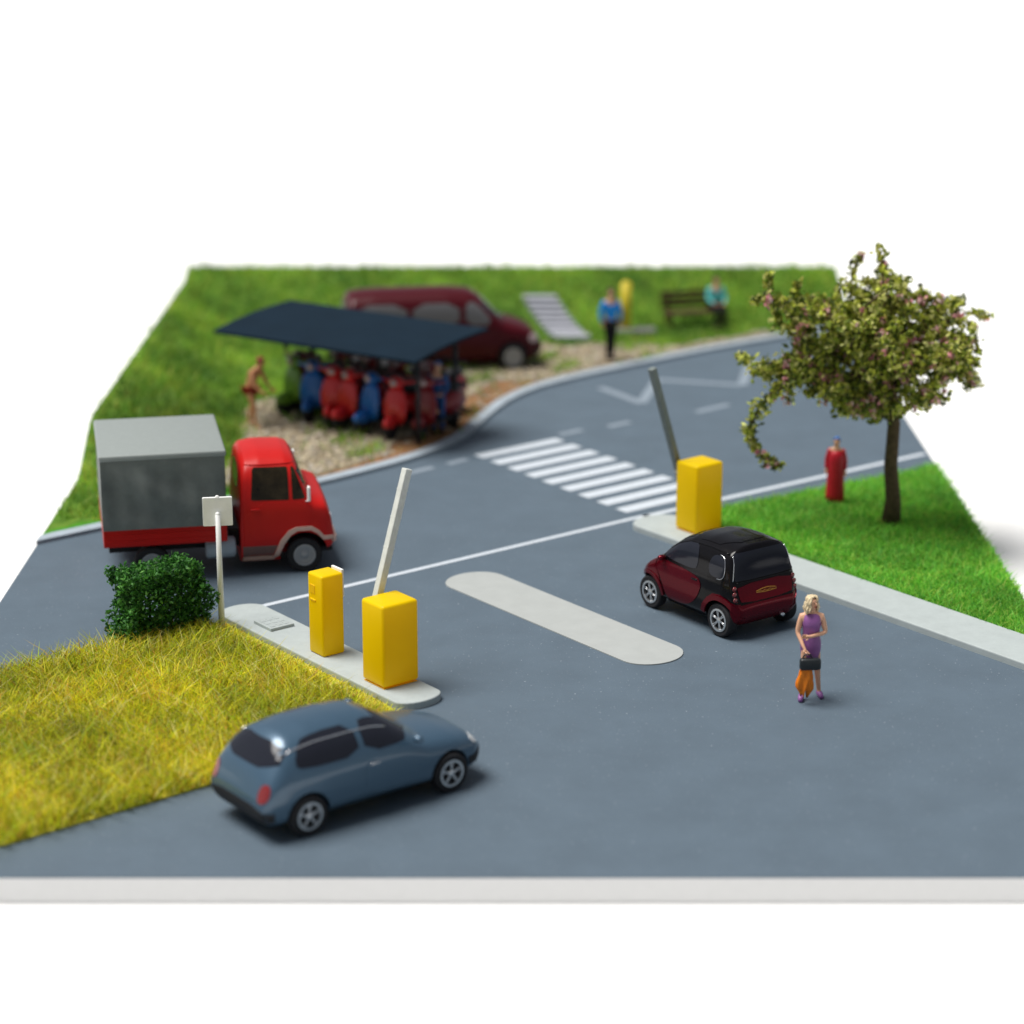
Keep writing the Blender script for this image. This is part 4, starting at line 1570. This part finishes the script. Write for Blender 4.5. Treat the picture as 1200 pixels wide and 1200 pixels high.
# bare figure in red shorts by the shelter
person((-5.72, 50.05, .05), rad(62), 'bare chested red haired person in red shorts leaning forward by the shelter',
       dict(pelvis=(0, .06, .93), spine=(0, .03, 1.10), chest=(0, -.08, 1.28), neck=(0, -.16, 1.40), chin=(0, -.22, 1.46), skull=(0, -.25, 1.56), crown=(0, -.26, 1.61),
            shl=(-.18, -.10, 1.33), ell=(-.24, -.18, 1.05), wrl=(-.18, -.36, .90), pml=(-.17, -.43, .87),
            shr=(.18, -.10, 1.33), elr=(.24, -.18, 1.05), wrr=(.18, -.36, .90), pmr=(.17, -.43, .87),
            hpl=(-.09, .06, .88), hpr=(.09, .06, .88), knl=(-.10, -.08, .50), anl=(-.10, -.10, .09), tol=(-.11, -.24, .035),
            knr=(.10, .10, .50), anr=(.10, .22, .10), tor=(.11, .08, .035)),
       1.72, 'skin_shade', 'hair_red', 'short', None, 0, 'short_red', 1, None)
# blue figure at the end of the shelter
person((-1.62, 49.55, .05), rad(-5), 'person in dark blue overalls standing at the open end of the shelter', dict(
    wrl=(-.12, -.20, 1.0), pml=(-.06, -.25, 1.0), wrr=(.12, -.20, .98), pmr=(.06, -.25, .98)), 1.62, 'skin', 'hair_brown', 'short', 'blue_overall', 2, 'blue_overall', 2, 'black_cloth', hat='sc_blue')
# bright blue jacket at the back
person((2.44, 56.62, .06), rad(15), 'person in a bright blue jacket and black trousers by the yellow post', dict(
    ell=(-.25, .02, 1.13), wrl=(-.22, -.03, .92), pml=(-.21, -.05, .85), elr=(.25, .02, 1.13), wrr=(.22, -.03, .92), pmr=(.21, -.05, .85),
    knl=(-.05, -.01, .50), anl=(-.05, .02, .09), tol=(-.06, -.13, .035), knr=(.06, -.01, .5), anr=(.06, .02, .09), tor=(.07, -.13, .035)), 1.82, 'skin', 'hair_brown', 'short',
       'blue_coat', 2, 'black_cloth', 2, 'black_cloth')
# red coat at the right
tr, Jr, sr = person((6.36, 44.10, .06), rad(-12), 'child in a long red coat and blue cap standing on the green grass', dict(
    ell=(-.235, .0, 1.14), wrl=(-.235, -.07, .92), pml=(-.235, -.10, .86)), 1.36, 'skin', 'hair_brown', 'short', 'red_cloth', 2, None, 2, 'black_cloth', hat='sc_blue')
bm = bmesh.new()
loft(bm, [(0, 0, .08, .19, .16), (0, 0, .2, .185, .155), (0, 0, .5, .17, .145), (0, 0, .72, .165, .14), (0, 0, .86, .16, .13), (0, 0, .96, .165, .125), (0, 0, 1.04, .14, .10), (0, 0, 1.08, .09, .07)], 24)
obj('coat_skirt', bm_mesh(bm, 'coat_skirt'), M['red_cloth'], tr, True)

# ------------------------------------------------------------------ scooter shelter
SU = Vector((.832, -.555, 0))
SV = Vector((.555, .832, 0))
FR = Vector((-2.02, 47.64, 0))      # under the front right corner of the roof
FL = FR - SU * 5.54


def shp(u, v, z): return FL + SU * u + SV * v + Vector((0, 0, z))


t = empty('scooter_shelter', tuple(shp(2.77, 1.35, .05)), 0, 'open sided shelter with a dark blue grey roof over parked scooters', 'shelter')
inv = Matrix.Translation(-t.location)
bm = bmesh.new()
nu, nv = 24, 10
gr_ = []
for k in range(2):
    g1 = []
    for i in range(nu):
        row = []
        for j in range(nv):
            u, v_ = 5.54 * i / (nu - 1), 2.72 * j / (nv - 1)
            z = 2.10 + .22 * v_ / 2.72 + .06 * math.sin(PI * v_ / 2.72) - (.06 if k else 0)
            row.append(bm.verts.new(inv @ shp(u, v_, z)))
        g1.append(row)
    gr_.append(g1)
for k in range(2):
    for i in range(nu - 1):
        for j in range(nv - 1):
            q = (gr_[k][i][j], gr_[k][i + 1][j], gr_[k][i + 1][j + 1], gr_[k][i][j + 1])
            bm.faces.new(q if k == 0 else q[::-1])
edge = [(i, 0) for i in range(nu)] + [(nu - 1, j) for j in range(1, nv)] + [(i, nv - 1) for i in range(nu - 2, -1, -1)] + [(0, j) for j in range(nv - 2, 0, -1)]
for a, b in zip(edge, edge[1:] + edge[:1]):
    bm.faces.new((gr_[0][a[0]][a[1]], gr_[1][a[0]][a[1]], gr_[1][b[0]][b[1]], gr_[0][b[0]][b[1]]))
me = bm_mesh(bm, 'roof')
smooth_angle(me, 40)
obj('roof', me, M['shelter_roof'], t)
for u in (.9, 2.8, 4.9):
    bm = bmesh.new()
    tube(bm, [inv @ shp(u, 2.35, .0), inv @ shp(u, 2.35, 2.26)], .06, 12)
    obj('post', bm_mesh(bm, 'post'), M['post_dark'], t, True)
    bm = bmesh.new()
    tube(bm, [inv @ shp(u, 2.35, 2.0), inv @ shp(u, 1.2, 2.20), inv @ shp(u, .25, 2.06)], [.05, .05, .035], 8)
    obj('rafter', bm_mesh(bm, 'rafter'), M['post_dark'], t, True)
for u in (5.05,):
    bm = bmesh.new()
    tube(bm, [inv @ shp(u, .75, .0), inv @ shp(u, .75, 2.12)], .045, 12)
    obj('post', bm_mesh(bm, 'post'), M['post_dark'], t, True)
bm = bmesh.new()
for z in (.55, 1.1, 1.6): tube(bm, [inv @ shp(.5, 2.35, z), inv @ shp(5.2, 2.35, z)], .03, 8)
obj('back_rail', bm_mesh(bm, 'back_rail'), M['post_dark'], t, True)


def scooter(colm):
    """x forward"""
    t = empty('motor_scooter', (0, 0, 0), 0, None, 'scooter', 'scooters parked under the shelter')
    mm = M[colm]
    for x in (.58, -.52):
        bm = bmesh.new()
        lathe(bm, [(.10, -.05), (.19, -.05), (.21, 0), (.19, .05), (.10, .05)], 24, 'y', (x, 0, .21))
        obj('wheel', bm_mesh(bm, 'wheel'), M['tyre'], t, True)
    bm = bmesh.new()
    loft(bm, [(.40, 0, .26, .05, .16), (.42, 0, .42, .06, .23), (.40, 0, .62, .06, .24), (.36, 0, .82, .055, .19), (.34, 0, .92, .04, .09)], 20)
    obj('leg_shield', bm_mesh(bm, 'leg_shield'), mm, t, True)
    bm = bmesh.new()
    ball(bm, (.35, 0, 1.0), .13, .15, .12, 3)
    tube(bm, [(.26, -.33, 1.03), (.33, -.12, 1.0), (.33, .12, 1.0), (.26, .33, 1.03)], [.022, .03, .03, .022], 10)
    hs = obj('handlebar', bm_mesh(bm, 'handlebar'), mm, t, True)
    bm = bmesh.new()
    ball(bm, (.455, 0, 1.01), .04, .075, .075, 2)
    obj('headlight', bm_mesh(bm, 'headlight'), M['lamp'], hs, True)
    bm = bmesh.new()
    ball(bm, (.58, 0, .33), .25, .085, .13, 3)
    obj('front_mudguard', bm_mesh(bm, 'front_mudguard'), mm, t, True)
    bm = bmesh.new()
    add_box(bm, .05, 0, .27, .66, .34, .06, bev=.02)
    obj('footboard', bm_mesh(bm, 'footboard'), M['black_matt'], t)
    bm = bmesh.new()
    ball(bm, (-.46, 0, .50), .42, .23, .24, 3)
    obj('rear_body', bm_mesh(bm, 'rear_body'), mm, t, True)
    bm = bmesh.new()
    add_box(bm, -.40, 0, .76, .66, .25, .10, bev=.045, seg=3)
    obj('seat', bm_mesh(bm, 'seat'), M['black_matt'], t, True)
    for y in (-.30, .30):
        bm = bmesh.new()
        ball(bm, (.27, y, 1.20), .02, .06, .05, 2)
        tube(bm, [(.28, y * .9, 1.03), (.27, y, 1.17)], .009, 6)
        obj('mirror', bm_mesh(bm, 'mirror'), M['black_matt'], hs, True)
    t.scale = (1.22, 1.22, 1.22)
    return t


protos = {}
fa = math.atan2(-SV.y, -SV.x)
spots = [(.78, 1.9, 'sc_dark', 'dark red scooter farthest from the open right end of the shelter'),
         (1.22, 1.45, 'sc_green', 'light green scooter beside the small blue scooter'),
         (1.72, 1.25, 'sc_blue', 'blue scooter between the light green scooter and a red one'),
         (2.36, 1.15, 'sc_red', 'red scooter standing right of the deep set blue scooter'),
         (3.02, 1.10, 'sc_red', 'middle one of the three red scooters'),
         (3.66, 1.10, 'sc_blue', 'blue scooter with red scooters on both sides near the front'),
         (4.22, 1.08, 'sc_red', 'red scooter nearest the person in blue overalls'),
         (4.80, 1.45, 'sc_dark', 'dark red scooter half hidden behind the person in overalls')]
for u, v_, c, lab in spots:
    p = shp(u, v_ + .35, .06)
    rz = fa + random.uniform(-.28, .28) + rad(6)
    if c not in protos:
        protos[c] = o = scooter(c)
        o.location = p
        o.rotation_euler = (0, 0, rz)
        o['label'] = lab
    else:
        o = dup(protos[c], p, rz, lab)
for u in (1.5, 2.35, 3.2, 4.05):  # back row added to fill the black shade behind the front scooters
    dup(protos['sc_dark'], shp(u, 2.95, .06), fa + rad(6) + random.uniform(-.1, .1), 'dark red scooter added to fill the shade under the shelter roof', 'added scooters filling the shade of the shelter')

# ------------------------------------------------------------------ back bank: steps, post, bench
t = empty('stone_steps', (1.55, 58.75, .05), 0, 'flight of grey steps climbing the grass bank beside the van', 'steps')
NS = 9
for k in range(NS):
    u = k / (NS - 1)
    x, y = -.80 * u, 2.5 * u
    zt = max(.07, hgt(1.55 + x, 58.75 + y) + .10)
    bm = bmesh.new()
    add_box(bm, x, y + .16, zt / 2, .92, .40, zt + .06, bev=.015)
    obj('step', bm_mesh(bm, 'step'), M['step_grey'], t)

t = empty('yellow_post', (2.96, 59.55, .06), 0, 'yellow post with a grey stone base behind the person in blue', 'post')
bm = bmesh.new()
tube(bm, [(0, 0, .1), (0, 0, 1.35)], .14, 16)
ball(bm, (0, 0, 1.35), .14, .14, .06, 2)
obj('pole', bm_mesh(bm, 'pole'), M['yellow_post'], t, True)
bm = bmesh.new()
add_box(bm, .28, -.12, .08, 1.0, .5, .22, bev=.04)
obj('stone_base', bm_mesh(bm, 'stone_base'), M['stone_grey'], t, True)

bh = hgt(5.1, 60.6)
t = empty('park_bench', (4.80, 60.0, .02 + hgt(4.85, 59.85)), rad(14), 'dark brown bench on the grass bank', 'bench')
bm = bmesh.new()
for k in range(3): add_box(bm, 0, -.16 + .15 * k, .44, 1.7, .12, .05, bev=.01)
obj('seat', bm_mesh(bm, 'seat'), M['bench_wood'], t)
bm = bmesh.new()
for k in range(3): add_box(bm, 0, .27 + .03 * k, .60 + .15 * k, 1.7, .04, .12, bev=.01)
obj('backrest', bm_mesh(bm, 'backrest'), M['bench_wood'], t)
for s in (-1, 1):
    bm = bmesh.new()
    add_box(bm, s * .70, -.14, .21, .07, .07, .42, bev=.01)
    add_box(bm, s * .70, .24, .42, .07, .06, .96, bev=.01)
    add_box(bm, s * .70, .03, .39, .06, .42, .05, bev=.01)
    obj('leg', bm_mesh(bm, 'leg'), M['bench_wood'], t)
sit = dict(pelvis=(0, .08, .56), spine=(0, .12, .74), chest=(0, .10, .95), neck=(0, .08, 1.10), chin=(0, .06, 1.17), skull=(0, .06, 1.27), crown=(0, .065, 1.32),
           shl=(-.18, .08, 1.02), ell=(-.24, .0, .78), wrl=(-.14, -.22, .68), pml=(-.10, -.29, .66),
           shr=(.18, .08, 1.02), elr=(.24, .0, .78), wrr=(.14, -.22, .68), pmr=(.10, -.29, .66),
           hpl=(-.10, .03, .56), knl=(-.11, -.38, .55), anl=(-.11, -.36, .12), tol=(-.11, -.50, .06),
           hpr=(.10, .03, .56), knr=(.11, -.38, .55), anr=(.11, -.36, .12), tor=(.11, -.50, .06))
person((5.36, 60.13, .01 + hgt(4.85, 59.85)), rad(14), 'person in a turquoise top seated on the dark brown bench', sit, 1.75, 'skin', 'hair_brown', 'short', 'teal', 2, 'black_cloth', 2, 'black_cloth')


# ------------------------------------------------------------------ foliage
def leaves(name, P, size, palette, weights, m, parent=None, flat=.0, nrm=None):
    n = len(P)
    S = size * rng.uniform(.6, 1.35, n)
    a = rng.normal(size=(n, 3))
    a /= np.linalg.norm(a, axis=1)[:, None]
    b = rng.normal(size=(n, 3))
    b -= a * (a * b).sum(1)[:, None]
    b /= np.linalg.norm(b, axis=1)[:, None]
    c = np.cross(a, b)
    v = np.zeros((n, 5, 3))
    v[:, 0] = P - a * S[:, None]
    v[:, 1] = P + b * S[:, None] * .55
    v[:, 2] = P + a * S[:, None]
    v[:, 3] = P - b * S[:, None] * .55
    v[:, 4] = P + c * S[:, None] * .35
    base = np.arange(n)[:, None] * 5
    tri = np.concatenate([base + np.array([[0, 1, 4]]), base + np.array([[1, 2, 4]]), base + np.array([[2, 3, 4]]), base + np.array([[3, 0, 4]])], 1).reshape(-1)
    me = bpy.data.meshes.new(name)
    me.vertices.add(n * 5)
    me.vertices.foreach_set('co', v.reshape(-1).astype(np.float32))
    me.loops.add(len(tri))
    me.loops.foreach_set('vertex_index', tri.astype(np.int32))
    me.polygons.add(n * 4)
    me.polygons.foreach_set('loop_start', (np.arange(n * 4) * 3).astype(np.int32))
    me.update(calc_edges=True)
    me.validate()
    pal = np.array(palette)
    ci = rng.choice(len(pal), n, p=np.array(weights) / sum(weights))
    col = pal[ci] * rng.uniform(.7, 1.3, (n, 1))
    c4 = np.ones((n * 5, 4), np.float32)
    c4[:, :3] = np.repeat(col[:, None, :], 5, 1).reshape(-1, 3)
    at = me.color_attributes.new('Col', 'FLOAT_COLOR', 'POINT')
    at.data.foreach_set('color', c4.ravel())
    return obj(name, me, m, parent)


# clipped dark hedge behind the sign
hx = empty('hedge', (-5.84, 36.60, .02), rad(38), 'dark green clipped hedge behind the white sign post', 'hedge')
P = []
while len(P) < 9000:
    p = np.array([random.uniform(-1, 1), random.uniform(-1, 1), random.uniform(0, 1)])
    edge = max(abs(p[0]), abs(p[1]), p[2])
    if edge < .72 and random.random() < .85: continue
    q = p * np.array([.78, .42, 1.22])
    w_ = 1 + .10 * math.sin(q[0] * 7 + q[2] * 5) + .07 * math.sin(q[1] * 11 + q[2] * 9)
    q[:2] *= w_ * (1 - .12 * p[2] ** 4)
    P.append(q)
P = np.array(P) + rng.normal(scale=.018, size=(9000, 3))
P[:, 2] = np.clip(P[:, 2], .01, None)
leaves('foliage', P, .045, [(.05, .20, .03), (.09, .30, .045), (.025, .10, .018), (.16, .40, .08)], [4, 3, 3, 1], M['leaf'], hx)
bm = bmesh.new()
for i in range(7):
    x = -.6 + i * .2
    tube(bm, [(x, 0, 0), (x + .03, .05, .5), (x - .04, -.03, 1.0)], [.03, .02, .01], 6)
obj('stem', bm_mesh(bm, 'stem'), M['bark'], hx, True)

# blossom tree
TX, TY = 7.25, 42.7
tt = empty('blossom_tree', (TX, TY, .04), 0, 'yellow green tree with pink blossoms and one long drooping branch', 'tree')
bm = bmesh.new()
tube(bm, [(0, 0, 0), (.03, .02, .5), (-.05, 0, 1.2), (-.02, .04, 2.0), (-.12, .0, 2.8), (-.2, .0, 3.6), (-.3, 0, 4.5)], [.20, .15, .13, .12, .10, .07, .03], 12)
limbs = []
LP = []       # leaf points


def curve_pts(p0, p1, p2, n):
    p0, p1, p2 = Vector(p0), Vector(p1), Vector(p2)
    return [(p0 * (1 - u) ** 2 + p1 * 2 * u * (1 - u) + p2 * u * u) for u in [k / (n - 1) for k in range(n)]]


def leafy(pts, r0, dens, start=.25):
    for i in range(len(pts) - 1):
        u = i / (len(pts) - 1)
        if u < start: continue
        seg = pts[i + 1] - pts[i]
        for k in range(int(dens)):
            q = pts[i] + seg * random.random()
            s_ = r0 * (1.0 - .35 * u)
            LP.append(q + Vector((random.gauss(0, s_), random.gauss(0, s_), random.gauss(0, s_))))


ends = []
NL = 34
for i in range(NL):
    an = 2 * PI * i / NL * 5 + random.uniform(-.3, .3)
    zz = random.uniform(-.15, 1.0)
    rr = math.sqrt(max(0.05, 1 - max(zz, 0) ** 2)) * random.uniform(.75, 1.0)
    e = Vector((-.35 + 2.05 * rr * math.cos(an), 1.75 * rr * math.sin(an), 3.05 + 1.75 * zz))
    s0 = Vector((-.1, 0, random.uniform(1.9, 3.4)))
    ctl = (s0 + e) / 2 + Vector((0, 0, random.uniform(.2, .6)))
    pts = curve_pts(s0, ctl, e, 9)
    tube(bm, pts, [.05 * (1 - .09 * k) for k in range(9)], 6)
    leafy(pts, .10, 19, .35)
    for k in range(6):
        b0 = pts[random.randint(3, 8)]
        d = Vector((random.gauss(0, 1), random.gauss(0, 1), random.gauss(.15, .8))).normalized()
        ln = random.uniform(.4, .95)
        p2 = curve_pts(b0, b0 + d * ln * .6 + Vector((0, 0, .12)), b0 + d * ln + Vector((0, 0, -.05)), 6)
        tube(bm, p2, [.02, .017, .014, .011, .008, .005], 5)
        leafy(p2, .065, 15, .15)
# limbs on the road side and the long drooping branch
side = [((-.1, 0, 2.5), (-1.5, -.1, 3.4), (-2.75, -.2, 3.2)), ((-.1, 0, 2.9), (-1.6, -.2, 4.3), (-2.5, -.3, 4.45)), ((-.1, 0, 2.4), (-1.4, -.3, 3.0), (-2.55, -.3, 3.05)),
        ((-.1, 0, 2.5), (-1.2, .3, 3.4), (-2.3, .3, 3.9)), ((-.1, 0, 2.2), (-.8, -.4, 2.7), (-1.5, -.5, 2.72)), ((0, 0, 2.0), (-.5, -.2, 2.5), (-1.15, -.3, 2.35))]
for s0, c0, e0 in side:
    pts = curve_pts(s0, c0, e0, 14)
    tube(bm, pts, [.055 - .0034 * k for k in range(14)], 6)
    leafy(pts, .12, 32, .3)
    for k in range(9):
        b0 = pts[random.randint(4, 13)]
        d = Vector((random.gauss(-.3, 1), random.gauss(0, .8), random.gauss(.25, .7))).normalized()
        ln = random.uniform(.25, .6)
        p2 = curve_pts(b0, b0 + d * ln * .6 + Vector((0, 0, .08)), b0 + d * ln, 6)
        tube(bm, p2, [.016, .014, .012, .009, .007, .004], 5)
        leafy(p2, .055, 18, .1)
droop = [(-1.6, -.4, 3.05), (-2.0, -.45, 2.98), (-2.35, -.5, 2.75), (-2.62, -.5, 2.48), (-2.78, -.5, 2.16), (-2.80, -.5, 1.86), (-2.66, -.5, 1.60), (-2.42, -.5, 1.42), (-2.18, -.5, 1.30)]
dp = [Vector(p) for p in droop]
tube(bm, dp, [.045, .042, .040, .036, .034, .034, .032, .028, .018], 7)
for i in range(len(dp) - 1):
    for k in range(70):
        q = dp[i].lerp(dp[i + 1], random.random())
        s_ = .070 if i < 5 else .045
        LP.append(q + Vector((random.gauss(0, s_), random.gauss(0, s_), random.gauss(0, s_))))
obj('trunk', bm_mesh(bm, 'trunk'), M['bark'], tt, True)
LPn = np.array([tuple(p) for p in LP])
crown = leaves('crown', LPn, .068, [(.58, .64, .08), (.30, .38, .045), (.09, .13, .018), (.84, .84, .28), (.40, .40, .07)], [4, 4, 5, 3, 3], M['leaf'], tt)
# pink blossom clusters
sel = rng.choice(len(LPn), 300, replace=False)
BP = []
for i in sel:
    for k in range(15): BP.append(LPn[i] + rng.normal(scale=.038, size=3))
leaves('blossom', np.array(BP), .055, [(.85, .38, .42), (.88, .54, .54), (.68, .24, .30), (.92, .72, .64)], [3, 3, 2, 1], M['leaf'], tt)

# ------------------------------------------------------------------ light
w = bpy.data.worlds.new('World')
scene.world = w
w.use_nodes = True
nt = w.node_tree
bg = nt.nodes['Background']
sky = nt.nodes.new('ShaderNodeTexSky')
sky.sky_type = 'NISHITA'
sky.sun_disc = False
ELEV, AZ = rad(68), rad(-84)       # azimuth measured from +y towards +x
sky.sun_elevation = ELEV
sky.sun_rotation = AZ
sky.air_density = 1.0
sky.dust_density = 2.5
sky.ozone_density = 1.0
hs = nt.nodes.new('ShaderNodeHueSaturation')
hs.inputs['Saturation'].default_value = .35
nt.links.new(sky.outputs['Color'], hs.inputs['Color'])
nt.links.new(hs.outputs['Color'], bg.inputs['Color'])
bg.inputs['Strength'].default_value = .055
sl = bpy.data.lights.new('sun', 'SUN')
sl.energy = 3.5
sl.angle = rad(34)
sl.color = (1.0, .97, .93)
so = bpy.data.objects.new('sun', sl)
COL.objects.link(so)
d = Vector((math.sin(AZ) * math.cos(ELEV), math.cos(AZ) * math.cos(ELEV), math.sin(ELEV)))
so.rotation_euler = d.to_track_quat('Z', 'Y').to_euler()
so.location = (0, 40, 30)

# ------------------------------------------------------------------ camera
cam = bpy.data.cameras.new('camera')
cam.sensor_width = 36
cam.lens = 2733 / 1200 * 36
cam.clip_start = .5
cam.clip_end = 3000
cam.dof.use_dof = True
cam.dof.focus_distance = 37.7
cam.dof.aperture_fstop = .195
cam.dof.aperture_blades = 0
co = bpy.data.objects.new('camera', cam)
COL.objects.link(co)
co.location = (0, 0, 13.2)
co.rotation_euler = (rad(90 - 16.8), 0, 0)
scene.camera = co

vs = scene.view_settings
vs.view_transform = 'Standard'
vs.look = 'None'
vs.exposure = 0.34
vs.gamma = 1.0
vs.use_curve_mapping = False
scene.cycles.use_denoising = True
scene.cycles.diffuse_bounces = 8
